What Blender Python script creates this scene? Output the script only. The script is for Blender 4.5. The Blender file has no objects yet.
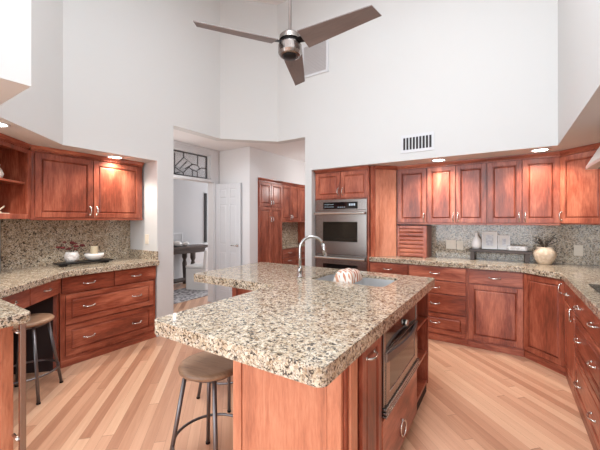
import bpy, bmesh, math, random
from mathutils import Vector, Matrix
random.seed(7)
SC = bpy.context.scene
COL = SC.collection
R = math.radians

# ------------------------------------------------------------------ camera, world, lights, exposure
cam_d = bpy.data.cameras.new('camera'); cam = bpy.data.objects.new('camera', cam_d); COL.objects.link(cam)
cam_d.sensor_width = 36.0; cam_d.sensor_fit = 'HORIZONTAL'
cam_d.lens = 318.0 / 600.0 * 36.0
cam_d.shift_y = -4.8 / 600.0
cam_d.clip_start = 0.02
cam.location = (0, 0, 1.387); cam.rotation_euler = (R(90), 0, R(32.94))
SC.camera = cam

W = bpy.data.worlds.new('world'); SC.world = W; W.use_nodes = True
W.node_tree.nodes['Background'].inputs[0].default_value = (0.80, 0.88, 1.0, 1)
W.node_tree.nodes['Background'].inputs[1].default_value = 1.2

def area(name, loc, rot, sx, sy, power, col=(1, 1, 1)):
    l = bpy.data.lights.new(name, 'AREA'); l.shape = 'RECTANGLE'; l.size = sx; l.size_y = sy
    l.energy = power; l.color = col
    o = bpy.data.objects.new(name, l); COL.objects.link(o); o.location = loc; o.rotation_euler = rot
    return o
# daylight through the window wall behind the camera and the tall windows to its left
area('daylight_rear', (-1.1, -4.94, 1.75), (R(90), 0, 0), 3.9, 2.6, 92, (0.84, 0.935, 1.0))
area('daylight_left', (-3.14, -2.5, 2.2), (R(90), 0, R(-90)), 3.4, 3.4, 95, (0.84, 0.935, 1.0))
area('overhead_fill', (-0.75, 0.98, 4.74), (0, 0, 0), 1.25, 1.7, 72, (0.86, 0.94, 1.0))  # added overhead fill to even out the walls, out of view
area('family_room_fill', (-5.3, 6.77, 1.5), (R(-90), 0, 0), 1.4, 2.0, 30, (0.95, 0.98, 1.0))  # added fill for the far room; its end wall has no window

for nm, p, e in (('hall_fill', (-3.86, 2.62, 1.75), 6), ('hall_fill_far', (-2.72, 5.3, 2.0), 8)):  # added hidden point lights that brighten the hall, without fixtures
    l = bpy.data.lights.new(nm, 'POINT'); l.energy = e; l.color = (1.0, 0.98, 0.96); l.shadow_soft_size = 0.12
    o = bpy.data.objects.new(nm, l); COL.objects.link(o); o.location = p

SC.view_settings.view_transform = 'Standard'
SC.view_settings.look = 'None'
SC.view_settings.gamma = 1.0
SC.view_settings.use_curve_mapping = False
SC.view_settings.exposure = 0.79
try:
    SC.cycles.max_bounces = 10; SC.cycles.diffuse_bounces = 7
    SC.cycles.sample_clamp_indirect = 6.0
except Exception:
    pass

# ------------------------------------------------------------------ materials
def srgb(r, g, b):
    def c(v):
        v /= 255.0
        return v / 12.92 if v <= 0.04045 else ((v + 0.055) / 1.055) ** 2.4
    return (c(r), c(g), c(b), 1.0)

def mat(name, col=(0.8, 0.8, 0.8, 1), rough=0.5, metal=0.0, coat=0.0, emit=None, estr=0.0, spec=0.5):
    m = bpy.data.materials.new(name); m.use_nodes = True
    b = m.node_tree.nodes['Principled BSDF']
    b.inputs['Base Color'].default_value = col; b.inputs['Roughness'].default_value = rough
    b.inputs['Metallic'].default_value = metal
    b.inputs['Specular IOR Level'].default_value = spec
    b.inputs['Coat Weight'].default_value = coat; b.inputs['Coat Roughness'].default_value = 0.15
    if emit:
        b.inputs['Emission Color'].default_value = emit; b.inputs['Emission Strength'].default_value = estr
    return m

class NT:
    """tiny helper for writing node trees"""
    def __init__(s, m):
        s.t = m.node_tree; s.b = s.t.nodes['Principled BSDF']
    def n(s, typ, **kw):
        nd = s.t.nodes.new(typ)
        for k, v in kw.items():
            if k in nd.inputs.keys(): nd.inputs[k].default_value = v
            else: setattr(nd, k, v)
        return nd
    def l(s, a, b): s.t.links.new(a, b)
    def math(s, op, a, b=None):
        nd = s.t.nodes.new('ShaderNodeMath'); nd.operation = op
        for i, v in enumerate((a, b)):
            if v is None: continue
            if isinstance(v, (int, float)): nd.inputs[i].default_value = v
            else: s.l(v, nd.inputs[i])
        return nd.outputs[0]
    def ramp(s, fac, stops, mode='LINEAR'):
        nd = s.t.nodes.new('ShaderNodeValToRGB'); cr = nd.color_ramp; cr.interpolation = mode
        while len(cr.elements) > 1: cr.elements.remove(cr.elements[-1])
        cr.elements[0].position = stops[0][0]; cr.elements[0].color = stops[0][1]
        for p, c in stops[1:]:
            e = cr.elements.new(p); e.color = c
        s.l(fac, nd.inputs[0]); return nd.outputs[0]
    def mix(s, fac, a, b, mode='MIX'):
        nd = s.t.nodes.new('ShaderNodeMix'); nd.data_type = 'RGBA'; nd.blend_type = mode
        for i, v in ((0, fac), (6, a), (7, b)):
            if isinstance(v, (int, float)): nd.inputs[i].default_value = v
            elif isinstance(v, tuple): nd.inputs[i].default_value = v
            else: s.l(v, nd.inputs[i])
        return nd.outputs[2]
    def coords(s, scale=(1, 1, 1), rot=(0, 0, 0), rnd=True):
        tc = s.t.nodes.new('ShaderNodeTexCoord'); mp = s.t.nodes.new('ShaderNodeMapping')
        mp.inputs['Scale'].default_value = scale; mp.inputs['Rotation'].default_value = rot
        if rnd:
            oi = s.t.nodes.new('ShaderNodeObjectInfo')
            k = s.math('MULTIPLY', oi.outputs['Random'], 37.0)
            cb = s.t.nodes.new('ShaderNodeCombineXYZ')
            s.l(k, cb.inputs[0]); s.l(k, cb.inputs[1]); s.l(k, cb.inputs[2])
            ad = s.t.nodes.new('ShaderNodeVectorMath'); ad.operation = 'ADD'
            s.l(tc.outputs['Object'], ad.inputs[0]); s.l(cb.outputs[0], ad.inputs[1])
            s.l(ad.outputs[0], mp.inputs[0])
        else:
            s.l(tc.outputs['Object'], mp.inputs[0])
        return mp.outputs[0]

def wood(name, grain, dark, mid, light, rough=0.36, coat=0.18):
    m = mat(name, rough=rough, coat=coat); t = NT(m)
    sc = {'z': (7, 7, 1.7), 'x': (1.7, 7, 7), 'y': (7, 1.7, 7)}[grain]
    v = t.coords(sc)
    n1 = t.n('ShaderNodeTexNoise', Scale=1.0, Detail=6.0, Roughness=0.6, Distortion=0.6); t.l(v, n1.inputs['Vector'])
    v2 = t.coords(tuple((14.0 if q > 5 else 6.0) * q for q in sc))
    n2 = t.n('ShaderNodeTexNoise', Scale=1.0, Detail=4.0, Roughness=0.65); t.l(v2, n2.inputs['Vector'])
    f = t.math('ADD', t.math('MULTIPLY', n1.outputs[0], 0.68), t.math('MULTIPLY', n2.outputs[0], 0.32))
    oi = t.t.nodes.new('ShaderNodeObjectInfo')
    f = t.math('ADD', f, t.math('MULTIPLY', t.math('SUBTRACT', oi.outputs['Random'], 0.5), 0.06))
    c = t.ramp(f, [(0.28, dark), (0.48, mid), (0.70, light)])
    t.l(c, t.b.inputs['Base Color'])
    bp = t.n('ShaderNodeBump', Strength=0.06, Distance=0.002); t.l(n2.outputs[0], bp.inputs['Height']); t.l(bp.outputs[0], t.b.inputs['Normal'])
    return m

CH = (srgb(66, 26, 16), srgb(148, 72, 50), srgb(208, 126, 96))
WOODZ = wood('cherry_vertical', 'z', *CH)
WOODX = wood('cherry_horizontal', 'x', *CH)
KNOTTY = wood('cherry_board', 'z', srgb(140, 72, 52), srgb(194, 122, 94), srgb(224, 156, 128))
ISLEW = wood('cherry_lit_panel', 'z', srgb(140, 78, 54), srgb(196, 122, 90), srgb(226, 160, 124))  # paler cherry: light on the island's near face put into the colour
SEATW = wood('seat_wood', 'x', srgb(104, 76, 56), srgb(148, 114, 88), srgb(172, 138, 112), rough=0.45, coat=0.1)
DARKW = wood('dark_wood', 'x', srgb(46, 36, 32), srgb(74, 60, 54), srgb(98, 82, 74), rough=0.5, coat=0.1)
BLADE = wood('fan_blade_wood', 'x', srgb(104, 93, 90), srgb(120, 109, 105), srgb(132, 121, 117), rough=0.45, coat=0.1)
SHADOWW = mat('shaded_recess', srgb(38, 17, 12), 0.7)  # near-black, so the kneehole's shade is put into the colour

def granite():
    m = mat('granite', rough=0.12, coat=0.0, spec=0.5); t = NT(m)
    v = t.coords((1, 1, 1), rnd=False)
    big = t.n('ShaderNodeTexNoise', Scale=22.0, Detail=6.0, Roughness=0.68, Distortion=0.6); t.l(v, big.inputs['Vector'])
    c = t.ramp(big.outputs[0], [(0.34, srgb(130, 104, 80)), (0.46, srgb(182, 160, 132)), (0.60, srgb(216, 202, 180))])
    vo = t.n('ShaderNodeTexVoronoi', Scale=120.0); vo.feature = 'F1'
    dn = t.n('ShaderNodeTexNoise', Scale=80.0, Detail=2.0); t.l(v, dn.inputs['Vector'])
    mixv = t.n('ShaderNodeVectorMath'); mixv.operation = 'MULTIPLY_ADD'
    t.l(dn.outputs['Color'], mixv.inputs[0]); mixv.inputs[1].default_value = (0.014,) * 3; t.l(v, mixv.inputs[2])
    t.l(mixv.outputs[0], vo.inputs['Vector'])
    sp = t.n('ShaderNodeSeparateColor'); t.l(vo.outputs['Color'], sp.inputs[0])
    c1 = t.ramp(sp.outputs[0], [(0.0, srgb(70, 56, 46)), (0.09, srgb(142, 112, 84)), (0.24, srgb(200, 184, 158)), (0.62, srgb(226, 216, 200)), (0.84, srgb(150, 144, 138))], 'CONSTANT')
    c = t.mix(0.46, c, c1)
    # irregular dark clusters
    n2 = t.n('ShaderNodeTexNoise', Scale=62.0, Detail=4.0, Roughness=0.62, Distortion=0.8); t.l(v, n2.inputs['Vector'])
    k = t.ramp(n2.outputs[0], [(0.415, (1, 1, 1, 1)), (0.460, (0, 0, 0, 1))])
    c = t.mix(t.math('MULTIPLY', k, 0.90), c, srgb(40, 32, 28))
    n4 = t.n('ShaderNodeTexNoise', Scale=150.0, Detail=2.0, Roughness=0.5); t.l(v, n4.inputs['Vector'])
    k2 = t.ramp(n4.outputs[0], [(0.36, (1, 1, 1, 1)), (0.41, (0, 0, 0, 1))])
    c = t.mix(t.math('MULTIPLY', k2, 0.85), c, srgb(70, 52, 40))
    t.l(c, t.b.inputs['Base Color'])
    return m
GRAN = granite()

def floor_mat():
    m = mat('oak_floor', rough=0.28, coat=0.12); t = NT(m)
    v = t.coords((1, 1, 1), (0, 0, R(45)), rnd=False)     # boards run at 45 degrees
    s = t.n('ShaderNodeSeparateXYZ'); t.l(v, s.inputs[0])
    across, along = s.outputs[1], s.outputs[0]
    w = 0.068; L = 1.5
    row = t.math('FLOOR', t.math('DIVIDE', across, w))
    wn = t.n('ShaderNodeTexWhiteNoise'); wn.noise_dimensions = '1D'; t.l(row, wn.inputs['W'])
    off = t.math('MULTIPLY', wn.outputs['Value'], 3.7)
    u = t.math('ADD', t.math('DIVIDE', along, L), off)
    brd = t.math('FLOOR', u)
    cb = t.n('ShaderNodeCombineXYZ'); t.l(row, cb.inputs[0]); t.l(brd, cb.inputs[1])
    w2 = t.n('ShaderNodeTexWhiteNoise'); w2.noise_dimensions = '2D'; t.l(cb.outputs[0], w2.inputs['Vector'])
    gv = t.n('ShaderNodeVectorMath'); gv.operation = 'MULTIPLY'; t.l(v, gv.inputs[0]); gv.inputs[1].default_value = (2.6, 42, 1)
    gv2 = t.n('ShaderNodeVectorMath'); gv2.operation = 'ADD'; t.l(gv.outputs[0], gv2.inputs[0])
    sc = t.n('ShaderNodeVectorMath'); sc.operation = 'SCALE'; t.l(w2.outputs['Color'], sc.inputs[0]); sc.inputs['Scale'].default_value = 31
    t.l(sc.outputs[0], gv2.inputs[1])
    gn = t.n('ShaderNodeTexNoise', Scale=1.0, Detail=5.0, Roughness=0.6, Distortion=0.5); t.l(gv2.outputs[0], gn.inputs['Vector'])
    f = t.math('ADD', t.math('MULTIPLY', w2.outputs['Value'], 0.62), t.math('MULTIPLY', gn.outputs[0], 0.45))
    c = t.ramp(f, [(0.06, srgb(166, 114, 88)), (0.34, srgb(194, 143, 113)), (0.62, srgb(214, 165, 134)), (0.95, srgb(232, 190, 156))])
    fx = t.math('FRACT', t.math('DIVIDE', across, w)); e1 = t.math('LESS_THAN', fx, 0.022)
    fu = t.math('FRACT', u); e2 = t.math('LESS_THAN', fu, 0.003)
    c = t.mix(t.math('MULTIPLY', t.math('MAXIMUM', e1, e2), 0.5), c, srgb(112, 74, 54))
    t.l(c, t.b.inputs['Base Color'])
    return m
FLOORM = floor_mat()

def paint(name, col, rough=0.85):
    m = mat(name, col, rough); t = NT(m)
    v = t.coords((1, 1, 1), rnd=False)
    n = t.n('ShaderNodeTexNoise', Scale=140.0, Detail=3.0); t.l(v, n.inputs['Vector'])
    b = t.n('ShaderNodeBump', Strength=0.05, Distance=0.002); t.l(n.outputs[0], b.inputs['Height']); t.l(b.outputs[0], t.b.inputs['Normal'])
    return m
WALLM = paint('wall_paint', srgb(207, 206, 204))
CEILM = paint('ceiling_paint', srgb(226, 222, 221))
HALLM = paint('hall_paint', srgb(220, 218, 218))
FAMM = paint('family_room_paint', srgb(190, 190, 192))
WHITE = mat('white_gloss_paint', srgb(208, 208, 210), 0.35)
STEEL = mat('brushed_steel', srgb(158, 150, 145), 0.27, 1.0)
NICKEL = mat('satin_nickel', srgb(216, 212, 206), 0.26, 1.0)
RODM = mat('painted_rod', srgb(158, 152, 149), 0.35, 0.3)
HOODM = mat('hood_steel', srgb(224, 220, 216), 0.42, 0.7)
CHROME = mat('chrome', srgb(184, 182, 180), 0.14, 1.0)
SINKM = mat('sink_steel', srgb(214, 214, 214), 0.32, 0.6)
BLACKG = mat('black_glass', srgb(18, 17, 18), 0.06, spec=0.6)
OVENG = mat('oven_glass', srgb(26, 22, 20), 0.07, spec=0.7)
BLACKM = mat('black_metal', srgb(38, 34, 34), 0.4, 0.6)
GUN = mat('gunmetal', srgb(118, 112, 112), 0.36, 0.85)
GREY = mat('grey_plastic', srgb(120, 116, 114), 0.5)
CERAM = mat('white_ceramic', srgb(232, 228, 224), 0.25)
CREAMC = mat('cream_plastic', srgb(232, 220, 202), 0.4)
CANDLE = mat('candle_wax', srgb(206, 190, 160), 0.6)
LAMPM = mat('lamp_glow', (1, 1, 1, 1), 0.5, emit=(1, 0.95, 0.88, 1), estr=9.0)
DISPLAY = mat('oven_display', srgb(150, 160, 170), 0.4, emit=srgb(190, 205, 215), estr=0.5)
REDF = mat('dark_red_petals', srgb(108, 32, 34), 0.7)
LEAFM = mat('dark_leaves', srgb(52, 48, 38), 0.7)
STEMM = mat('stem_brown', srgb(70, 52, 40), 0.8)
LEAD = mat('lead_came', srgb(58, 56, 56), 0.5, 0.5)
VENTD = mat('vent_dark', srgb(46, 44, 44), 0.8)
VENTG = mat('vent_grey', srgb(190, 185, 184), 0.6)
ORNM = mat('ornament_cream', srgb(214, 204, 180), 0.6)
PAPER = mat('paper', srgb(226, 222, 216), 0.8)
def speckle(name, a, b, scale, th=(0.42, 0.58), rough=0.6):
    m = mat(name, a, rough); t = NT(m); v = t.coords((1, 1, 1))
    n = t.n('ShaderNodeTexNoise', Scale=scale, Detail=3.0); t.l(v, n.inputs['Vector'])
    t.l(t.ramp(n.outputs[0], [(th[0], a), (th[1], b)]), t.b.inputs['Base Color']); return m
CLAY = speckle('sand_clay', srgb(200, 176, 150), srgb(218, 198, 176), 30)
BOWLM = speckle('mottled_ceramic', srgb(196, 190, 186), srgb(230, 226, 222), 40, rough=0.3)
RUGM = speckle('rug_wool', srgb(120, 116, 118), srgb(196, 192, 192), 14, rough=0.95)
ART = speckle('faded_print', srgb(196, 196, 200), srgb(226, 226, 226), 34, rough=0.8)
def towel_mat():
    m = mat('towel_print', rough=0.9); t = NT(m); v = t.coords((1, 1, 1), (R(20), R(25), R(35)), rnd=False)
    ck = t.n('ShaderNodeTexBrick', Scale=9.0); t.l(v, ck.inputs['Vector'])
    ck.inputs['Color1'].default_value = srgb(176, 96, 66); ck.inputs['Color2'].default_value = srgb(200, 150, 122)
    ck.inputs['Mortar'].default_value = srgb(228, 216, 204); ck.inputs['Mortar Size'].default_value = 0.055
    t.l(ck.outputs[0], t.b.inputs['Base Color']); return m
TOWEL = towel_mat()
def glass_mat():
    m = mat('leaded_glass', srgb(222, 224, 226), 0.12); b = m.node_tree.nodes['Principled BSDF']
    b.inputs['Transmission Weight'].default_value = 0.75; b.inputs['IOR'].default_value = 1.1; return m
GLASS = glass_mat()

# ------------------------------------------------------------------ mesh helpers
class MB:
    def __init__(s): s.bm = bmesh.new()
    def box(s, x0, x1, y0, y1, z0, z1):
        v = [s.bm.verts.new((x, y, z)) for z in (z0, z1) for y in (y0, y1) for x in (x0, x1)]
        for f in ((0, 2, 3, 1), (4, 5, 7, 6), (0, 1, 5, 4), (2, 6, 7, 3), (0, 4, 6, 2), (1, 3, 7, 5)):
            s.bm.faces.new([v[i] for i in f])
        return s
    def hull(s, lo, hi):
        """lo, hi: two loops of equal length joined by side faces and capped"""
        a = [s.bm.verts.new(p) for p in lo]; b = [s.bm.verts.new(p) for p in hi]; n = len(a)
        s.bm.faces.new(list(reversed(a))); s.bm.faces.new(b)
        for i in range(n):
            s.bm.faces.new([a[i], a[(i + 1) % n], b[(i + 1) % n], b[i]])
        return s
    def prism(s, poly, z0, z1, holes=()):
        bm = bmesh.new(); ed = []
        for lp in [poly] + list(holes):
            vs = [bm.verts.new((p[0], p[1], z0)) for p in lp]
            for i in range(len(vs)): ed.append(bm.edges.new((vs[i], vs[(i + 1) % len(vs)])))
        bmesh.ops.triangle_fill(bm, use_beauty=True, use_dissolve=False, edges=ed)
        bmesh.ops.dissolve_limit(bm, angle_limit=0.01, verts=bm.verts[:], edges=bm.edges[:]) if not holes else None
        r = bmesh.ops.extrude_face_region(bm, geom=bm.faces[:])
        bmesh.ops.translate(bm, vec=(0, 0, z1 - z0), verts=[g for g in r['geom'] if isinstance(g, bmesh.types.BMVert)])
        bmesh.ops.recalc_face_normals(bm, faces=bm.faces[:])
        s._merge(bm); return s
    def _merge(s, bm):
        me = bpy.data.meshes.new('t'); bm.to_mesh(me); bm.free(); s.bm.from_mesh(me); bpy.data.meshes.remove(me)
    def lathe(s, prof, c=(0, 0, 0), seg=28, M=None):
        M = M or Matrix.Identity(4); c = Vector(c); rings = []
        for r, z in prof:
            if r < 1e-5: rings.append([s.bm.verts.new(c + M @ Vector((0, 0, z)))])
            else: rings.append([s.bm.verts.new(c + M @ Vector((r * math.cos(2 * math.pi * k / seg), r * math.sin(2 * math.pi * k / seg), z))) for k in range(seg)])
        for a, b in zip(rings, rings[1:]):
            for k in range(seg):
                j = (k + 1) % seg
                if len(a) == 1 and len(b) == 1: continue
                if len(a) == 1: s.bm.faces.new([a[0], b[k], b[j]])
                elif len(b) == 1: s.bm.faces.new([a[k], a[j], b[0]])
                else: s.bm.faces.new([a[k], a[j], b[j], b[k]])
        if len(rings[0]) > 1: s.bm.faces.new(list(reversed(rings[0])))
        if len(rings[-1]) > 1: s.bm.faces.new(rings[-1])
        return s
    def tube(s, pts, r, seg=10, closed=False, r2=None):
        pts = [Vector(p) for p in pts]; n = len(pts); rings = []
        up = None
        for i, p in enumerate(pts):
            if closed: d = pts[(i + 1) % n] - pts[i - 1]
            else: d = pts[min(i + 1, n - 1)] - pts[max(i - 1, 0)]
            d.normalize()
            if up is None:
                up = Vector((0, 0, 1)) if abs(d.z) < 0.9 else Vector((1, 0, 0))
            a = (up - d * up.dot(d)).normalized(); b = d.cross(a); up = a
            rr = r if r2 is None else r + (r2 - r) * i / (n - 1)
            rings.append([s.bm.verts.new(p + rr * (math.cos(2 * math.pi * k / seg) * a + math.sin(2 * math.pi * k / seg) * b)) for k in range(seg)])
        m = n if closed else n - 1
        for i in range(m):
            a, b = rings[i], rings[(i + 1) % n]
            for k in range(seg):
                j = (k + 1) % seg; s.bm.faces.new([a[k], a[j], b[j], b[k]])
        if not closed:
            s.bm.faces.new(list(reversed(rings[0]))); s.bm.faces.new(rings[-1])
        return s
    def build(s, name, m, parent=None, bevel=0.0, smooth=False, seg=2, loc=None):
        bmesh.ops.recalc_face_normals(s.bm, faces=s.bm.faces[:])
        me = bpy.data.meshes.new(name); s.bm.to_mesh(me); s.bm.free()
        me.materials.append(m)
        if smooth:
            for p in me.polygons: p.use_smooth = True
        o = bpy.data.objects.new(name, me); COL.objects.link(o)
        if parent: o.parent = parent
        if loc: o.location = loc
        if bevel:
            b = o.modifiers.new('bevel', 'BEVEL'); b.width = bevel; b.segments = seg; b.limit_method = 'ANGLE'; b.angle_limit = R(40)
            b.use_clamp_overlap = True
        return o

def tag(o, label, cat, group=None, kind=None):
    o['label'] = label; o['category'] = cat
    if group: o['group'] = group
    if kind: o['kind'] = kind
    return o
def thing(name, label, cat, loc=(0, 0, 0), rz=0.0, group=None):
    o = bpy.data.objects.new(name, None); COL.objects.link(o); o.location = loc; o.rotation_euler = (0, 0, R(rz))
    o.empty_display_size = 0.1
    return tag(o, label, cat, group)
def struct(o): o['kind'] = 'structure'; return o
def part(mb, name, m, parent, **k): return mb.build(name, m, parent, **k)
def dup(root, loc, rz, label, group=None):
    r = root.copy(); COL.objects.link(r); r.location = loc; r.rotation_euler = (0, 0, R(rz)); r['label'] = label
    if group: r['group'] = group
    for ch in list(root.children):
        c = ch.copy(); COL.objects.link(c); c.parent = r
        for g in ch.children:
            d = g.copy(); COL.objects.link(d); d.parent = c
    return r
def fillet(poly, rad, which=None, n=6):
    out = []; N = len(poly)
    for i, p in enumerate(poly):
        r = rad if which is None or i in which else 0
        if r == 0: out.append(tuple(p)); continue
        p = Vector(p); a = (Vector(poly[i - 1]) - p); b = (Vector(poly[(i + 1) % N]) - p)
        an = a.angle(b) / 2; d = r / math.tan(an); a.normalize(); b.normalize()
        c = p + (a + b).normalized() * (r / math.sin(an)); s0 = p + a * d - c; s1 = p + b * d - c
        a0 = math.atan2(s0.y, s0.x); a1 = math.atan2(s1.y, s1.x)
        while a1 - a0 > math.pi: a1 -= 2 * math.pi
        while a1 - a0 < -math.pi: a1 += 2 * math.pi
        for k in range(n + 1):
            t = a0 + (a1 - a0) * k / n; out.append((c.x + r * math.cos(t), c.y + r * math.sin(t)))
    return out

def holed_wall_y(y0, y1, x0, x1, z0, z1, hs):
    """wall in the XZ plane with rectangular holes (hx0,hx1,hz0,hz1)"""
    mb = MB(); xs = sorted({x0, x1, *[h[0] for h in hs], *[h[1] for h in hs]}); zs = sorted({z0, z1, *[h[2] for h in hs], *[h[3] for h in hs]})
    for a, b in zip(xs, xs[1:]):
        for c, d in zip(zs, zs[1:]):
            mx, mz = (a + b) / 2, (c + d) / 2
            if not any(h[0] < mx < h[1] and h[2] < mz < h[3] for h in hs): mb.box(a, b, y0, y1, c, d)
    return mb
def holed_wall_x(x0, x1, y0, y1, z0, z1, hs):
    mb = MB(); ys = sorted({y0, y1, *[h[0] for h in hs], *[h[1] for h in hs]}); zs = sorted({z0, z1, *[h[2] for h in hs], *[h[3] for h in hs]})
    for a, b in zip(ys, ys[1:]):
        for c, d in zip(zs, zs[1:]):
            my, mz = (a + b) / 2, (c + d) / 2
            if not any(h[0] < my < h[1] and h[2] < mz < h[3] for h in hs): mb.box(x0, x1, a, b, c, d)
    return mb
# ------------------------------------------------------------------ the setting
ZS = 2.092      # underside of the soffits
ZC = 4.63       # kitchen ceiling
ZH = 2.57       # hall ceiling and opening head
XL, XLW = -3.48, -4.08
YB, YBW = 3.835, 4.52
XR, XRW = 0.41, 1.07
CT, CU = 0.914, 0.858   # worktop top / underside

struct(MB().box(-7.0, 1.2, -5.1, 7.0, -0.1, 0.0).build('floor', FLOORM))
struct(MB().prism([(-3.35, -5.1), (1.2, -5.1), (1.2, 4.7), (-4.25, 4.7), (-4.25, 1.0), (-3.35, 0.2)], ZC, ZC + 0.14, [[(-1.40, 0.10), (-0.10, 0.10), (-0.10, 1.86), (-1.40, 1.86)]]).build('ceiling', CEILM))  # opening out of view, cut for the added overhead fill
# left: upper wall and soffit, header over the hall opening, the stub beside it
struct(MB().prism([(XL, 1.29), (XL, 2.25), (XLW, 2.25), (XLW, 0.98), (-3.20, 0.10), (-3.20, -0.40), (-2.10, -0.40), (-2.10, 0.636), (-2.826, 0.636)], ZS, ZC)
       .build('wall_left_upper', WALLM))
struct(MB().prism([(XL, 2.25), (XL, 3.245), (-2.89, YB), (-2.40, YB), (-2.40, YB + 0.14), (-2.95, YB + 0.14), (XL - 0.14, 3.305), (XL - 0.14, 2.25)], ZH, ZC)
       .build('wall_opening_header', WALLM))
struct(MB().box(-4.20, XL, 2.25, 2.47, 0, ZH).build('wall_left_stub', WALLM))
struct(MB().box(XLW - 0.12, XLW, 0.98, 2.25, 0, ZS).prism([(XLW, 0.98), (-3.20, 0.10), (-3.30, 0.0), (XLW - 0.12, 0.86)], 0, ZS).build('wall_left', WALLM))
# back
struct(MB().box(-2.40, XR, YB, YBW + 0.12, ZS, ZC).box(-2.40, -2.292, YB, YBW + 0.12, 0, ZS).build('wall_back_upper', WALLM))
struct(MB().box(-2.292, XRW + 0.12, YBW, YBW + 0.12, 0, ZS).build('wall_back', WALLM))
# right
struct(holed_wall_x(XR, XRW + 0.12, -5.0, YBW + 0.12, ZS, ZC, [(-4.2, -0.4, 2.8, 4.2)]).build('wall_right_upper', WALLM))  # high opening out of view, added to bring light onto the left wall
struct(MB().box(XRW, XRW + 0.12, -5.0, YBW, 0, ZS).build('wall_right', WALLM))
# behind the camera: glazed wall and left wall with tall windows
struct(holed_wall_y(-5.1, -5.0, -3.32, XR, 0, ZC, [(-3.05, -1.15, 0.4, 4.2), (-1.05, 0.3, 0.4, 4.2)]).build('wall_rear', WALLM))
struct(holed_wall_x(-3.32, -3.20, -5.0, 0.0, 0, ZC, [(-4.3, -0.8, 0.4, 3.95)]).build('wall_left_rear', WALLM))

# hall beyond the opening
XD, YE, XP = -4.15, 3.84, -3.45
struct(MB().prism([(-6.3, 1.6), (XLW - 0.12, 1.6), (XLW - 0.12, 2.25), (XL - 0.14, 2.25), (XL - 0.14, 3.305), (-2.95, YB + 0.14), (-2.292, YB + 0.14), (-2.292, 6.9), (-6.3, 6.9)], ZH, ZH + 0.1).build('ceiling_hall', CEILM))
struct(holed_wall_x(XD - 0.12, XD, 2.53, YE, 0, ZH, [(2.72, 3.70, 0, 2.02), (2.72, 3.63, 2.065, 2.46)]).build('wall_hall_left', HALLM))
struct(MB().box(XD, XP, YE, YE + 0.10, 0, ZH).build('wall_hall_end', HALLM))
struct(MB().box(XP - 0.6, XP, 4.04, 6.8, 2.10, ZH).box(XP - 0.7, XP, YE + 0.10, 4.04, 0, ZH).box(XP - 0.74, XP - 0.62, 4.04, 6.8, 0, ZH).build('wall_pantry', HALLM))
struct(MB().box(-4.2, -2.30, 6.8, 6.9, 0, ZH).box(-2.292, -2.20, YBW + 0.12, 6.8, 0, ZH).build('wall_hall_far', HALLM))
# family room beyond the hall door
struct(MB().box(-6.17, -6.05, 1.6, 6.9, 0, ZH).build('wall_family_left', FAMM))
struct(MB().box(-6.05, XD - 0.62, 6.8, 6.9, 0, ZH).build('wall_family_end', FAMM))
struct(MB().box(-6.05, -4.2, 1.6, 1.7, 0, ZH).build('wall_family_front', FAMM))
struct(MB().box(-6.05, -6.035, 1.72, 6.78, 0, 0.80).box(-6.05, -6.02, 1.72, 6.78, 0.80, 0.835).build('trim_wainscot', WHITE))

# door casing, transom, open door
struct(MB().box(XD, XD + 0.03, 3.705, 3.79, 0, 2.545).box(XD, XD + 0.03, 3.635, 3.705, 2.062, 2.545).box(XD, XD + 0.03, 2.535, 2.72, 0, 2.545).box(XD, XD + 0.03, 2.72, 3.635, 2.465, 2.545)
       .box(XD, XD + 0.045, 2.70, 3.705, 2.022, 2.062).box(XD, XD + 0.055, 2.54, 3.80, 2.545, 2.568).build('trim_hall_door', WHITE, bevel=0.004))
win = struct(MB().box(XD - 0.06, XD - 0.053, 2.722, 3.628, 2.067, 2.458).build('window_1', GLASS))
def lead_lines():
    mb = MB(); x = XD - 0.05; r = 0.0070
    def ln(*p): mb.tube([(x, a, b) for a, b in p], r, 6)
    y0, y1, z0, z1 = 2.735, 3.605, 2.085, 2.44
    ln((y0, z0), (y1, z0)); ln((y0, z1), (y1, z1)); ln((y0, z0), (y0, z1)); ln((y1, z0), (y1, z1))
    for p in [[(3.0, 2.407), (3.0, 2.044)], [(3.0, 2.195), (3.161, 2.363), (3.324, 2.284), (3.149, 2.123), (3.0, 2.195)], [(3.089, 2.177), (3.222, 2.31)], [(3.185, 2.19), (3.324, 2.273)], [(3.161, 2.435), (3.161, 2.363)], [(3.156, 2.124), (3.156, 2.031)], [(3.428, 2.451), (3.428, 2.288)], [(3.298, 2.28), (3.428, 2.277), (3.463, 2.228), (3.402, 2.177), (3.324, 2.188), (3.26, 2.222)], [(3.324, 2.188), (3.324, 2.039)], [(3.423, 2.179), (3.423, 2.039)], [(3.441, 2.203), (3.501, 2.244), (3.634, 2.249)], [(3.0, 2.095), (3.089, 2.126)]]:
        ln(*[(min(max(a, y0), y1), min(max(b, z0), z1)) for a, b in p])
    return mb
part(lead_lines(), 'leading', LEAD, win)

def panel_face(mb, x0, x1, z0, z1, y, st, dep=0.008, fl=0.03, sgn=-1):
    """raised field inside the frame opening on a face at y (sgn -1 looks to -Y)"""
    a = st; b = st + fl
    lo = [(x0 + a, y, z0 + a), (x1 - a, y, z0 + a), (x1 - a, y, z1 - a), (x0 + a, y, z1 - a)]
    hi = [(x0 + b, y + sgn * dep, z0 + b), (x1 - b, y + sgn * dep, z0 + b), (x1 - b, y + sgn * dep, z1 - b), (x0 + b, y + sgn * dep, z1 - b)]
    if (x1 - x0) > 2 * b + 0.01 and (z1 - z0) > 2 * b + 0.01: mb.hull(lo, hi)

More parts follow.
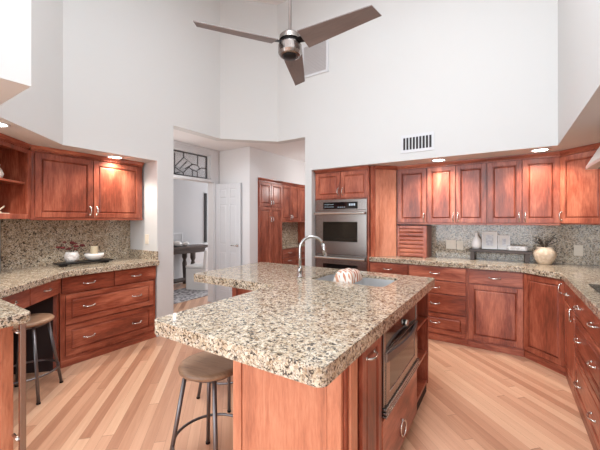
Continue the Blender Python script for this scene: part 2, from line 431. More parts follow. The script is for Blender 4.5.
DW, DH = 0.505, 1.985
dv = Vector((-3.615 + 4.112, 3.795 - 3.738)); dang = math.degrees(math.atan2(dv.y, dv.x))
dr = thing('door_1', 'white six-panel door standing open against the hall end wall', 'door', (-4.108, 3.735, 0.008), dang); dr['kind'] = 'structure'
mb = MB().box(0, DW, 0.006, 0.030, 0, DH)
cols = [(0.0, 0.075), (0.225, 0.28), (0.43, DW)]; rows = [(0, 0.20), (0.86, 0.98), (1.64, 1.74), (1.90, DH)]
for a, b in cols: mb.box(a, b, 0, 0.036, 0, DH)
for a, b in rows:
    mb.box(0.075, 0.225, 0, 0.036, a, b).box(0.28, 0.43, 0, 0.036, a, b)
for xa, xb in ((0.075, 0.225), (0.28, 0.43)):
    for (p, q), (r_, s_) in zip(rows, rows[1:]):
        panel_face(mb, xa, xb, q, r_, 0.006, 0.012, 0.006, 0.018)
part(mb, 'door_leaf', WHITE, dr, bevel=0.002)
hd = MB(); hd.lathe([(0, 0), (0.026, 0), (0.026, 0.010), (0.010, 0.014), (0.010, 0.045), (0, 0.045)], (DW - 0.06, 0, 0.97), 20, Matrix.Rotation(R(90), 4, 'X'))
hd.tube([(DW - 0.06, -0.045, 0.97), (DW - 0.10, -0.047, 0.972), (DW - 0.165, -0.04, 0.968)], 0.009)
part(hd, 'lever_handle', NICKEL, dr, smooth=True)

# ------------------------------------------------------------------ recessed lights in the soffits
def recessed(x, y, label, power=26):
    t = thing('recessed_light', label, 'ceiling light', (x, y, ZS), 0, 'recessed lights in the soffits')
    mb = MB(); seg = 28
    ring = [(0.088, 0), (0.088, -0.004), (0.080, -0.008), (0.066, -0.007), (0.066, -0.0015), (0.066, 0)]
    rs = [[mb.bm.verts.new((r * math.cos(2 * math.pi * k / seg), r * math.sin(2 * math.pi * k / seg), z)) for k in range(seg)] for r, z in ring]
    for a, b in zip(rs, rs[1:]):
        for k in range(seg): mb.bm.faces.new([a[k], a[(k + 1) % seg], b[(k + 1) % seg], b[k]])
    part(mb, 'trim_ring', WHITE, t, smooth=True)
    part(MB().lathe([(0, -0.005), (0.064, -0.005), (0.064, -0.001), (0, -0.001)], seg=28), 'lens', LAMPM, t)
    l = bpy.data.lights.new('recessed_lamp', 'SPOT'); l.energy = power; l.color = (1, 0.91, 0.80); l.spot_size = R(140); l.spot_blend = 0.7; l.shadow_soft_size = 0.06
    o = bpy.data.objects.new('recessed_lamp', l); COL.objects.link(o); o.location = (x, y, ZS - 0.02)
recessed(-3.12, 0.735, 'recessed round light in the soffit over the diagonal open shelf')
recessed(-3.66, 1.855, 'recessed round light in the soffit over the two-door left wall cabinet')
recessed(-0.66, 4.00, 'recessed round light in the soffit beside the wide supply vent')
recessed(0.285, 3.98, 'recessed round light in the soffit nearest the right-hand wall corner')

# ------------------------------------------------------------------ cabinet builders (local: x to the right, front at y=0 facing -y)
def pull(x, z, kind, y=-0.021):
    mb = MB()
    if kind == 'h':
        mb.tube([(x - .048, y + .001, z), (x - .044, y - .014, z - .001), (x - .028, y - .024, z - .003), (x, y - .027, z - .004), (x + .028, y - .024, z - .003), (x + .044, y - .014, z - .001), (x + .048, y + .001, z)], .0055, 8)
        for s in (-1, 1): mb.lathe([(0, 0), (.009, 0), (.009, .003), (0, .004)], (x + s * .048, y, z), 12, Matrix.Rotation(R(90), 4, 'X'))
    elif kind == 'v':
        mb.tube([(x, y + .001, z - .042), (x, y - .014, z - .038), (x, y - .026, z - .02), (x, y - .028, z), (x, y - .026, z + .02), (x, y - .014, z + .038), (x, y + .001, z + .042)], .0055, 8)
        for s in (-1, 1): mb.lathe([(0, 0), (.009, 0), (.009, .003), (0, .004)], (x, y, z + s * .042), 12, Matrix.Rotation(R(90), 4, 'X'))
    elif kind == 'o':
        mb.tube([(x + .030 * math.cos(a), y - .014 - .006 * math.cos(a), z + .046 * math.sin(a)) for a in [2 * math.pi * k / 20 for k in range(20)]], .005, 8, closed=True)
        for s in (-1, 1): mb.tube([(x, y + .001, z + s * .046), (x, y - .016, z + s * .046)], .006, 8)
    return mb
def front(parent, kind, x0, x1, z0, z1, pulls=(), m=None, hm=None, name=None):
    mb = MB(); T = 0.020
    if kind == 'slab':
        mb.box(x0, x1, -T, -0.001, z0, z1); m = m or WOODX; nm = name or 'drawer'
    else:
        st = 0.047 if kind == 'door' else 0.042
        if min(x1 - x0, z1 - z0) < 0.22: st = min(st, 0.20 * min(x1 - x0, z1 - z0))
        mb.box(x0, x0 + st, -T, -0.001, z0, z1).box(x1 - st, x1, -T, -0.001, z0, z1)
        mb.box(x0 + st, x1 - st, -T, -0.001, z0, z0 + st).box(x0 + st, x1 - st, -T, -0.001, z1 - st, z1)
        mb.box(x0 + st, x1 - st, -0.005, -0.001, z0 + st, z1 - st)
        panel_face(mb, x0, x1, z0, z1, -0.005, st + 0.008, 0.012, 0.012)
        # bead around the opening
        b = 0.006
        mb.box(x0 + st, x0 + st + b, -0.016, -0.008, z0 + st, z1 - st).box(x1 - st - b, x1 - st, -0.016, -0.008, z0 + st, z1 - st)
        mb.box(x0 + st, x1 - st, -0.016, -0.008, z0 + st, z0 + st + b).box(x0 + st, x1 - st, -0.016, -0.008, z1 - st - b, z1 - st)
        nm = name or ('door' if kind == 'door' else 'drawer'); m = m or (WOODZ if kind == 'door' else WOODX)
    d = part(mb, nm, m, parent, bevel=0.0035)
    for (x, z, k) in pulls: part(pull(x, z, k), 'handle', hm or NICKEL, d, smooth=True)
    return d
def base_cab(label, loc, rz, w, d, fronts, h=0.856, name='base_cabinet', cat='cabinet', plinth=True):
    t = thing(name, label, cat, loc, rz)
    part(MB().box(0.0008, w - 0.0008, 0, d, 0.075, h), 'body', WOODZ, t)
    part(MB().box(0.0008, w - 0.0008, 0.0, d, 0, 0.0745).box(0.0008, w - 0.0008, -0.012, 0, 0, 0.062), 'plinth', WOODX, t, bevel=0.003)
    for f in fronts: front(t, *f)
    return t
def crown_mb(w, z0, z1, y0=-0.0, rope=True, l=0, r=0):
    """crown moulding above the doors; steps out to the front, with a rope bead"""
    mb = MB(); h = z1 - z0
    prof = [(y0, z0), (y0 - 0.012, z0), (y0 - 0.014, z0 + 0.25 * h), (y0 - 0.024, z0 + 0.45 * h), (y0 - 0.040, z0 + 0.8 * h), (y0 - 0.042, z1), (y0, z1)]
    mb.hull([(-l, y, z) for y, z in prof], [(w + r, y, z) for y, z in prof])
    if rope:
        n = max(3, int(w / 0.03))
        for k in range(n):
            x = (k + 0.5) * w / n
            mb.tube([(x - 0.010, y0 - 0.016, z0 + 0.003), (x + 0.010, y0 - 0.019, z0 + 0.36 * h)], 0.0065, 6)
    return mb
def wall_cab(label, loc, rz, w, d, z0, z1, doors, cz=0.052, name='wall_cabinet'):
    """z given absolute; empty sits at the bottom of the cabinet"""
    t = thing(name, label, 'cabinet', (loc[0], loc[1], z0), rz)
    h = z1 - z0
    part(MB().box(0.0008, w - 0.0008, 0, d, 0, h - 0.002), 'body', WOODZ, t)
    part(MB().box(0.0008, w - 0.0008, -0.012, -0.0005, -0.012, 0.010), 'light_rail', WOODX, t, bevel=0.003)
    part(crown_mb(w - 0.0016, h - cz, h, 0.0), 'crown', WOODX, t)
    for f in doors: front(t, *f)
    return t

# ------------------------------------------------------------------ left run
LX = -3.50   # face plane
base_cab('cherry base cabinet of six drawers in the left-hand run, under the black tray', (LX, 1.275, 0), 90, 0.965, 0.56,
         [('slab', 0.008, 0.476, 0.695, 0.845, [(0.242, 0.768, 'h')]), ('slab', 0.488, 0.957, 0.695, 0.845, [(0.722, 0.768, 'h')]),
          ('raised', 0.040, 0.925, 0.400, 0.680, [(0.242, 0.542, 'h'), (0.728, 0.542, 'h')]),
          ('raised', 0.040, 0.925, 0.100, 0.385, [(0.242, 0.240, 'h'), (0.728, 0.240, 'h')])])
# diagonal desk with kneehole
dk = thing('corner_desk', 'diagonal cherry desk with slim drawers over a dark kneehole', 'desk', (-2.870, 0.637, 0), 135)
DL = 0.895
part(MB().box(0.42, DL - 0.006, 0.002, 0.42, 0.70, 0.856).box(0.0, 0.42, 0.002, 0.42, 0.70, 0.856), 'drawer_case', WOODX, dk)
part(MB().box(DL - 0.042, DL - 0.006, 0.0, 0.03, 0, 0.70), 'side_panel', WOODZ, dk)
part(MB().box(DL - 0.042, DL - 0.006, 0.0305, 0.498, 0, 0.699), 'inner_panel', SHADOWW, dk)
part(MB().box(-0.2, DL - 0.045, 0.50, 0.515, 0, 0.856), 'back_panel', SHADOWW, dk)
front(dk, 'slab', 0.425, DL - 0.012, 0.715, 0.845, [(0.655, 0.785, 'h')])
front(dk, 'slab', -0.02, 0.418, 0.715, 0.845, [(0.20, 0.785, 'h')])
# left worktop with the diagonal desk portion
tag(MB().prism(fillet([(-3.425, 2.246), (-3.425, 1.285), (-2.79, 0.648), (-3.30, 0.40), (-4.0, 1.00), (-4.058, 1.10), (-4.058, 2.246)], 0.25, {1}), CU, CT)
    .build('worktop', GRAN, bevel=0.006), 'speckled granite worktop of the left-hand run, bending over the diagonal desk', 'worktop')
# splashbacks
struct(MB().box(XLW, XLW + 0.02, 1.0, 2.248, CT - 0.05, 1.42).prism([(XLW + 0.001, 0.98), (-3.20, 0.10), (-3.186, 0.114), (XLW + 0.02, 0.988)], CT - 0.05, 1.42)
       .build('trim_left_backsplash', GRAN))
struct(MB().box(XLW + 0.02, XL + 0.02, 2.228, 2.2495, CT + 0.0005, 1.018).build('trim_return_backsplash', GRAN))
# left upper
wall_cab('two-door cherry wall cabinet on the left-hand wall above the granite splash', (-3.75, 1.125), 90, 1.10, 0.326, 1.398, 2.090,
         [('door', 0.035, 0.536, 0.016, 0.630, [(0.508, 0.088, 'v')]), ('door', 0.545, 1.062, 0.016, 0.630, [(0.573, 0.088, 'v')])])
# diagonal open shelf unit
DX, DY = -3.757, 1.118
OW = 0.66
ox, oy = DX + OW * math.sqrt(.5), DY - OW * math.sqrt(.5)
os_ = thing('open_shelf_cabinet', 'open-fronted cherry wall cabinet set diagonally in the left corner', 'cabinet', (ox, oy, 1.398), 135)
H_ = 0.692
for a, b in ((0, 0.02), (OW - 0.022, OW - 0.002)): part(MB().box(a, b, 0, 0.318, 0, H_ - .002), 'side_panel', WOODZ, os_)
part(MB().box(0.02, OW - 0.022, 0.302, 0.318, 0, H_ - .002), 'back_panel', WOODZ, os_)
part(MB().box(0.02, OW - 0.022, 0, 0.302, 0, 0.02), 'floor_panel', WOODX, os_)
part(MB().box(0.02, OW - 0.022, 0, 0.302, H_ - 0.05, H_ - 0.002), 'top_panel', WOODX, os_)
part(MB().box(0.02, OW - 0.022, 0.012, 0.302, 0.322, 0.342), 'shelf', WOODX, os_, bevel=0.002)
part(MB().box(0, 0.045, -0.02, -0.0005, 0, H_ - .05).box(OW - 0.047, OW - 0.002, -0.02, -0.0005, 0, H_ - .05).box(0.045, OW - 0.047, -0.02, -0.0005, 0, 0.045).box(0.045, OW - 0.047, -0.02, -0.0005, H_ - 0.085, H_ - 0.05), 'face_frame', WOODZ, os_, bevel=0.002)
part(crown_mb(OW - 0.03, H_ - 0.052, H_, 0.0), 'crown', WOODX, os_)
def on_shelf(u, v, z):   # local -> world for things standing in the open cabinet
    a = R(135); return (ox + u * math.cos(a) - v * math.sin(a), oy + u * math.sin(a) + v * math.cos(a), 1.398 + z)
tag(MB().box(-0.10, 0.075, -0.06, 0.06, 0, 0.018).build('book', PAPER, loc=on_shelf(0.46, 0.13, 0.0206), bevel=0.002), 'white book lying flat at the foot of the open corner shelf', 'book').rotation_euler = (0, 0, R(135))
tag(MB().box(-0.09, 0.065, -0.055, 0.055, 0, 0.014).build('book', CREAMC, loc=on_shelf(0.46, 0.13, 0.0392), bevel=0.002), 'cream book lying on the white book in the open corner shelf', 'book').rotation_euler = (0, 0, R(131))
orn = thing('ornament', 'cream branching ornament on the books in the open corner shelf', 'ornament', on_shelf(0.46, 0.13, 0.0538), 135)
part(MB().lathe([(0, 0), (0.03, 0), (0.03, 0.008), (0.008, 0.014), (0, 0.014)]), 'base', ORNM, orn, smooth=True)
for k, (a, b, c) in enumerate([(0.04, 0.09, 0.03), (-0.035, 0.11, 0.03), (0.06, 0.06, -0.02), (-0.05, 0.05, -0.03), (0.01, 0.12, 0.0)]):
    part(MB().tube([(0, 0, 0.01), (a * 0.4, c * 0.4, b * 0.5), (a, c, b)], 0.009, 8, r2=0.006), 'branch', ORNM, orn, smooth=True)
tag(MB().lathe([(0, 0), (0.045, 0), (0.06, 0.05), (0.045, 0.09), (0.03, 0.11), (0.038, 0.13), (0, 0.128)]).build('jug', CERAM, smooth=True, loc=on_shelf(0.435, 0.13, 0.3425)), 'small white jug on the upper board of the open corner shelf', 'jug')
# things on the left worktop
tr = thing('serving_tray', 'long black footed tray on the left-hand granite worktop', 'tray', (-3.82, 1.62, CT + 0.001), 88)
part(MB().prism(fillet([(-0.26, -0.09), (0.26, -0.09), (0.26, 0.09), (-0.26, 0.09)], 0.02), 0.018, 0.032), 'tray_top', BLACKM, tr, bevel=0.003)
for x in (-0.2, 0.2): part(MB().box(x - 0.015, x + 0.015, -0.07, 0.07, 0, 0.0178), 'foot', BLACKM, tr)
def bowl_prof(r, h, t=0.006, foot=0.4):
    o = [(0, 0), (r * foot, 0), (r * 0.78, h * 0.25), (r, h * 0.72), (r * 0.97, h)]
    i = [(r * 0.97 - t, h), (r - t - 0.002, h * 0.72), (r * 0.74, h * 0.30), (0, h * 0.16)]
    return o + i
zt = CT + 0.0335
bx = (-3.82, 1.715)
tag(MB().lathe(bowl_prof(0.095, 0.075), seg=36).build('bowl', CERAM, smooth=True, loc=(bx[0], bx[1], zt)), 'low white ceramic bowl on the black tray', 'bowl')
tag(MB().lathe([(0, 0), (0.036, 0), (0.036, 0.130), (0.03, 0.134), (0, 0.132)], seg=24).build('candle', CANDLE, smooth=False, loc=(bx[0], bx[1], zt + 0.018)), 'cream pillar candle standing in the white bowl', 'candle')
vz = (-3.83, 1.50)
tag(MB().lathe([(0, 0), (0.045, 0), (0.063, 0.03), (0.066, 0.07), (0.05, 0.108), (0.043, 0.105), (0.057, 0.07), (0.052, 0.03), (0, 0.02)], seg=32).build('flower_pot', BOWLM, smooth=True, loc=(vz[0], vz[1], zt)), 'small mottled white pot holding dark red flowers on the black tray', 'flower pot')
fl = thing('dried_flowers', 'dark red dried flowers spreading from the small white pot', 'flowers', (vz[0], vz[1], zt + 0.03))
for k in range(13):
    a = random.uniform(0, 6.28); q = random.uniform(0.03, 0.15); hh = random.uniform(0.12, 0.20) - q * 0.25
    tip = Vector((q * math.cos(a) * 0.5, q * math.sin(a), hh))
    st = part(MB().tube([(0, 0, 0.0), tuple(tip * 0.5 + Vector((0, 0, 0.03))), tuple(tip)], 0.002, 6), 'stem', STEMM, fl)
    mb = MB(); r0 = random.uniform(0.013, 0.023)
    for j in range(6):
        b = j * 1.047; mb.lathe([(0, -0.6 * r0), (0.55 * r0, -0.3 * r0), (0.6 * r0, 0.2 * r0), (0, 0.6 * r0)], tuple(tip + Vector((0.6 * r0 * math.cos(b), 0.6 * r0 * math.sin(b), 0))), 8)
    mb.lathe([(0, -0.5 * r0), (0.6 * r0, 0), (0, 0.7 * r0)], tuple(tip), 8)
    part(mb, 'blossom', REDF, st, smooth=True)

# ------------------------------------------------------------------ near-left peninsula
pn = thing('peninsula_cabinet', 'cherry cabinet end with raised panel below the near left granite counter', 'cabinet', (-2.235, -0.10, 0), 90)
part(MB().box(0, 0.695, 0.022, 0.50, 0.075, 0.856), 'body', WOODZ, pn)
part(MB().box(0, 0.695, 0.03, 0.50, 0, 0.0745), 'plinth', WOODX, pn)
front(pn, 'door', 0.02, 0.695, 0.03, 0.852, name='end_panel', m=ISLEW)
tag(MB().prism(fillet([(-2.06, -0.10), (-2.06, 0.628), (-2.77, 0.632), (-3.10, 0.42), (-3.10, -0.10)], 0.03, {1}), CU, CT).build('worktop', GRAN, bevel=0.006), 'granite counter corner at the near left of the photo beside the steel leg', 'worktop')
sl = thing('counter_leg', 'thin vertical steel leg under the near left granite counter corner', 'leg', (-2.122, 0.606, 0))
part(MB().box(-0.013, 0.013, -0.013, 0.013, 0.004, CU - 0.002), 'post', STEEL, sl, bevel=0.003)
part(MB().box(-0.025, 0.025, -0.022, 0.022, 0, 0.0038), 'foot_plate', GUN, sl)
for z in (0.80, 0.24): part(MB().tube([(-0.088, -0.012, z), (-0.0135, -0.012, z)], 0.008), 'rail', NICKEL, sl, smooth=True)

# ------------------------------------------------------------------ back run
FY = 3.95
base_cab('cherry base cabinet beside the ovens, half hidden behind the island', (-1.482, FY, 0), 0, 0.491, 0.56,
         [('slab', 0.010, 0.481, 0.700, 0.845, [(0.238, 0.778, 'h')]), ('door', 0.010, 0.242, 0.09, 0.688), ('door', 0.249, 0.481, 0.09, 0.688)])
base_cab('cherry base cabinet with a stack of four drawers just right of the island corner', (-0.990, FY, 0), 0, 0.638, 0.56,
         [('slab', 0.010, 0.618, 0.700, 0.845, [(0.300, 0.778, 'h')]), ('slab', 0.010, 0.618, 0.548, 0.690, [(0.300, 0.617, 'h')]),
          ('slab', 0.010, 0.618, 0.330, 0.538, [(0.300, 0.433, 'h')]), ('raised', 0.010, 0.618, 0.09, 0.318, [(0.300, 0.214, 'h')])])
base_cab('cherry base cabinet with one drawer above a single brightly lit door', (-0.352, FY, 0), 0, 0.507, 0.56,
         [('slab', 0.010, 0.497, 0.700, 0.845, [(0.252, 0.775, 'h')]), ('door', 0.010, 0.497, 0.09, 0.688)])
# diagonal corner base
dc = thing('corner_cabinet', 'diagonal cherry corner base cabinet with one full-height door', 'cabinet', (0.1565, 3.953, 0), -45)
dl = 0.421
cb = [(0.001, 0.0), (dl - 0.001, 0.0), (dl - 0.03, 0.03), (dl - 0.03, 0.36), (0.03, 0.36), (0.03, 0.03)]
part(MB().prism(cb, 0.075, 0.856), 'body', WOODZ, dc)
part(MB().box(0.006, dl - 0.006, -0.010, 0.02, 0, 0.0745), 'plinth', WOODX, dc, bevel=0.003)
front(dc, 'door', 0.006, dl - 0.008, 0.08, 0.846, [(dl - 0.036, 0.775, 'v')])
# right run
RX = 0.455
base_cab('narrow cherry drawer-over-door cabinet between the diagonal corner cabinet and cooktop cabinet', (RX, 3.650, 0), -90, 0.496, 0.56,
         [('slab', 0.010, 0.486, 0.690, 0.845, [(0.200, 0.765, 'h')]), ('door', 0.010, 0.486, 0.09, 0.678, [(0.40, 0.64, 'o')])])
base_cab('wide cherry base cabinet under the cooktop at the right edge, three deep drawers', (RX, 3.152, 0), -90, 0.820, 0.56,
         [('slab', 0.010, 0.810, 0.680, 0.845, [(0.19, 0.767, 'h'), (0.632, 0.767, 'h')]), ('raised', 0.010, 0.810, 0.385, 0.668, [(0.19, 0.533, 'h'), (0.632, 0.533, 'h')]),
          ('raised', 0.010, 0.810, 0.09, 0.373, [(0.19, 0.222, 'h'), (0.632, 0.222, 'h')])])
base_cab('cherry two-door base cabinet on the right run, nearest the camera', (RX, 2.330, 0), -90, 0.90, 0.56,
         [('door', 0.010, 0.446, 0.09, 0.845), ('door', 0.454, 0.89, 0.09, 0.845)])
tag(MB().prism(fillet([(-1.479, FY - 0.035), (0.136, FY - 0.035), (RX - 0.040, FY - 0.314), (RX - 0.040, 1.42), (XRW - 0.022, 1.42), (XRW - 0.022, YBW - 0.022), (-1.479, YBW - 0.022)], 0.05, {1, 2}), CU, CT)
    .build('worktop', GRAN, bevel=0.006), 'granite worktop running along the back wall and round the right-hand corner', 'worktop')
struct(MB().box(-0.83, XRW - 0.02, YBW - 0.02, YBW - 0.0005, CT + 0.0005, 1.36).box(XRW - 0.02, XRW - 0.0005, 1.42, YBW - 0.02, CT + 0.0005, 1.74).build('trim_right_backsplash', GRAN))
# cooktop
ck = thing('cooktop', 'dark glass cooktop set in the right-hand granite worktop', 'cooktop', (0.77, 2.74, CT + 0.001))
part(MB().box(-0.265, 0.20, -0.36, 0.36, 0, 0.008), 'glass', BLACKG, ck, bevel=0.003)
for x, y, r in ((-0.13, 0.2, 0.08), (-0.13, -0.2, 0.09), (0.09, 0.2, 0.09), (0.09, -0.2, 0.08)):
    part(MB().lathe([(r - 0.006, 0.0083), (r, 0.0083), (r, 0.0092), (r - 0.006, 0.0092)], (x, y, 0), 32), 'burner_ring', GREY, ck)
# hood
hd = thing('range_hood', 'stainless range hood jutting in at the right edge', 'range hood', (0, 0, 1.765))
HY0, HY1 = 2.35, 3.16
lo = [(0.500, HY0), (0.500, HY1), (XRW - 0.022, HY1), (XRW - 0.022, HY0)]
part(MB().hull([(x, y, 0) for x, y in lo], [(x, y, 0.022) for x, y in lo]), 'rim', HOODM, hd)
part(MB().hull([(x, y, 0.0225) for x, y in lo], [(0.655, HY0 + 0.02, 0.312), (0.655, HY1 - 0.02, 0.312), (XRW - 0.022, HY1 - 0.02, 0.312), (XRW - 0.022, HY0 + 0.02, 0.312)]), 'canopy', HOODM, hd)
mb = MB()
for k in range(2): mb.box(0.56, 0.98, HY0 + 0.05 + 0.37 * k, HY0 + 0.39 + 0.37 * k, -0.006, -0.0005)
part(mb, 'filter', GREY, hd)

# oven tower
TX0, TX1, TY = -2.284, -1.484, 3.93
TW = TX1 - TX0
ot = thing('oven_cabinet', 'tall cherry cabinet housing the double oven with two small doors on top', 'cabinet', (TX0, TY, 0), 0)
part(MB().box(0, 0.022, 0, 0.58, 0, 2.088).box(TW - 0.022, TW, 0, 0.58, 0, 2.088).box(0.022, TW - 0.022, 0.56, 0.58, 0, 2.088).box(0.022, TW - 0.022, 0, 0.56, 1.672, 2.088).box(0.022, TW - 0.022, 0, 0.56, 0.0, 0.235), 'body', WOODZ, ot)
front(ot, 'door', 0.012, TW / 2 - 0.004, 1.690, 2.040, [(TW / 2 - 0.034, 1.775, 'v')])
front(ot, 'door', TW / 2 + 0.004, TW - 0.012, 1.690, 2.040, [(TW / 2 + 0.034, 1.775, 'v')])
front(ot, 'slab', 0.012, TW - 0.012, 0.09, 0.228)
part(crown_mb(TW, 2.046, 2.090, 0.0), 'crown', WOODX, ot)
ov = thing('double_oven', 'stainless built-in double wall oven with black display', 'oven', (TX0, TY, 0), 0)
part(MB().box(0.026, TW - 0.026, 0.0, 0.52, 0.242, 1.668).box(0.018, TW - 0.018, -0.012, -0.0005, 0.242, 1.668), 'oven_body', STEEL, ov)
cp = part(MB().box(0.018, TW - 0.018, -0.030, -0.0125, 1.525, 1.666), 'control_panel', STEEL, ov, bevel=0.003)
dp = part(MB().box(0.145, 0.655, -0.0335, -0.0302, 1.540, 1.632), 'display', BLACKG, cp)
mb = MB()
for x in (0.17, 0.20, 0.23, 0.26, 0.29): mb.box(x, x + 0.012, -0.0345, -0.0336, 1.566, 1.572).box(x, x + 0.012, -0.0345, -0.0336, 1.598, 1.604)
for x in (0.37, 0.40, 0.43, 0.46): mb.box(x, x + 0.014, -0.0345, -0.0336, 1.560, 1.566)
for x in (0.535, 0.558, 0.584, 0.607): mb.box(x, x + 0.013, -0.0345, -0.0336, 1.580, 1.608)
part(mb, 'readout', DISPLAY, cp)
def oven_door(z0, z1, w0, w1):
    d = part(MB().box(0.018, TW - 0.018, -0.038, -0.0125, z0, z1), 'oven_door', STEEL, ov, bevel=0.004)
    part(MB().box(0.145, 0.655, -0.0405, -0.0382, w0, w1), 'window', OVENG, d)
    zb = z1 - 0.038
    mb = MB().tube([(0.03, -0.085, zb), (TW - 0.03, -0.085, zb)], 0.016, 14)
    for x in (0.075, TW - 0.075): mb.box(x - 0.016, x + 0.016, -0.085, -0.0382, zb - 0.012, zb + 0.012)
    part(mb, 'handle', NICKEL, d, smooth=False, bevel=0.002)
oven_door(0.925, 1.518, 1.098, 1.366); oven_door(0.300, 0.915, 0.46, 0.790)
part(MB().box(0.018, TW - 0.018, -0.020, -0.0125, 0.246, 0.296), 'vent_strip', BLACKM, ov)

# diagonal tall filler beside the ovens
fa = math.degrees(math.atan2(4.186 - 3.945, -1.204 + 1.466)); fw = math.hypot(4.186 - 3.945, -1.204 + 1.466)
ff = thing('filler_panel', 'pale knotty cherry filler panel angled between ovens and wall cabinets', 'panel', (-1.466, 3.945, CT + 0.001), fa)
part(MB().box(0, fw * 0.18, 0, 0.018, 0, 1.172), 'stile', WOODZ, ff, bevel=0.001)
part(MB().box(fw * 0.185, fw * 0.33, 0.001, 0.018, 0, 1.172).box(fw * 0.333, fw * 0.66, 0.0, 0.018, 0, 1.172).box(fw * 0.663, fw, 0.001, 0.018, 0, 1.172), 'board', KNOTTY, ff, bevel=0.001)
part(crown_mb(fw, 1.130, 1.175, 0.0, rope=False, l=-0.045), 'crown', WOODX, ff)
# uppers
UY, UZ0, UZ1 = 4.19, 1.345, 2.090
UH = UZ1 - UZ0
def dz(x, k, w): return [(x, 0.085, k)]
ub = [-1.196, -0.826, -0.180, 0.470]
wall_cab('narrow single-door cherry wall cabinet above the slatted appliance garage', (ub[0], UY), 0, ub[1] - ub[0], 0.326, UZ0, UZ1,
         [('door', 0.012, 0.362, 0.012, UH - 0.058, [(0.338, 0.075, 'v')])])
wall_cab('two-door cherry wall cabinet over the double power outlet', (ub[1], UY), 0, ub[2] - ub[1], 0.326, UZ0, UZ1,
         [('door', 0.008, 0.319, 0.012, UH - 0.058, [(0.297, 0.075, 'v')]), ('door', 0.327, 0.638, 0.012, UH - 0.058, [(0.349, 0.075, 'v')])])
wall_cab('two-door cherry wall cabinet above the picture frames on the riser', (ub[2], UY), 0, ub[3] - ub[2], 0.326, UZ0, UZ1,
         [('door', 0.008, 0.321, 0.012, UH - 0.058, [(0.299, 0.075, 'v')]), ('door', 0.329, 0.642, 0.012, UH - 0.058, [(0.351, 0.075, 'v')])])
dw = 0.415
du = thing('corner_wall_cabinet', 'diagonal cherry wall cabinet in the right-hand corner behind the hood', 'cabinet', (ub[3] + 0.004, UY - 0.003, UZ0), -45)
part(MB().hull([(0.001, 0, 0), (dw, 0, 0), (dw + 0.20, 0.20, 0), (dw / 2 , 0.40, 0), (-0.22, 0.225, 0)], [(0.001, 0, UH - 0.002), (dw, 0, UH - 0.002), (dw + 0.2, 0.2, UH - 0.002), (dw / 2, 0.40, UH - 0.002), (-0.22, 0.225, UH - 0.002)]), 'body', WOODZ, du)
part(crown_mb(dw - 0.002, UH - 0.052, UH, 0.0), 'crown', WOODX, du)
front(du, 'door', 0.004, dw - 0.006, 0.012, UH - 0.058, [(0.020, 0.085, 'v')], hm=NICKEL)
# appliance garage
ag = thing('appliance_garage', 'slatted roll-front appliance garage standing on the worktop', 'cabinet', (ub[0] + 0.002, UY, CT + 0.001), 0)
gw = ub[1] - ub[0] - 0.006; gh = UZ0 - 0.030 - CT
part(MB().box(0, 0.02, 0.004, 0.30, 0, gh).box(gw - 0.02, gw, 0.004, 0.30, 0, gh).box(0.02, gw - 0.02, 0.285, 0.30, 0, gh).box(0.02, gw - 0.02, 0.03, 0.285, gh - 0.02, gh), 'body', WOODZ, ag)
part(MB().box(0, 0.03, -0.012, 0.0035, 0, gh).box(gw - 0.045, gw, -0.012, 0.0035, 0, gh).box(0.03, gw - 0.045, -0.012, 0.0035, gh - 0.035, gh), 'face_frame', WOODZ, ag, bevel=0.002)
mb = MB(); ns = 7; sh = (gh - 0.037) / ns
for k in range(ns):
    z = k * sh
    mb.hull([(0.031, 0.012, z), (0.031, 0.0, z + 0.002), (0.031, -0.008, z + sh * 0.35), (0.031, -0.008, z + sh * 0.7), (0.031, 0.0, z + sh - 0.002), (0.031, 0.012, z + sh)],
            [(gw - 0.046, 0.012, z), (gw - 0.046, 0.0, z + 0.002), (gw - 0.046, -0.008, z + sh * 0.35), (gw - 0.046, -0.008, z + sh * 0.7), (gw - 0.046, 0.0, z + sh - 0.002), (gw - 0.046, 0.012, z + sh)])
part(mb, 'tambour_door', WOODX, ag)

# outlets and switches
def plate(name, label, cat, loc, rz, kind, w=0.075, m=CREAMC):
    t = thing(name, label, cat, loc, rz)
    part(MB().box(-w / 2, w / 2, -0.006, 0, -0.058, 0.058), 'cover_plate', m, t, bevel=0.002)
    n = 2 if w > 0.1 else 1
    for i in range(n):
        cx = 0 if n == 1 else (-0.023 if i == 0 else 0.023)
        if kind == 'outlet':
            part(MB().box(cx - 0.017, cx + 0.017, -0.0085, -0.0062, 0.006, 0.036).box(cx - 0.017, cx + 0.017, -0.0085, -0.0062, -0.036, -0.006), 'socket', m, t, bevel=0.002)
        else:
            part(MB().box(cx - 0.017, cx + 0.017, -0.010, -0.0062, -0.033, 0.033), 'rocker', m, t, bevel=0.002)
    return t
sy = YBW - 0.0208
plate('power_outlet', 'double-gang cream outlet plate on the splash under the wall cabinets', 'outlet', (-0.595, sy, 1.075), 0, 'outlet', 0.118)
plate('power_outlet', 'single cream outlet plate next to the double-gang plate', 'outlet', (-0.49, sy, 1.07), 0, 'outlet')
plate('power_outlet', 'single cream outlet plate on the splash right of the clay jar', 'outlet', (0.653, sy, 1.062), 0, 'outlet')
plate('light_switch', 'white light switch on the short wall at the end of the left worktop', 'switch', (-3.69, 2.2492, 1.155), 0, 'switch', 0.075, CREAMC)

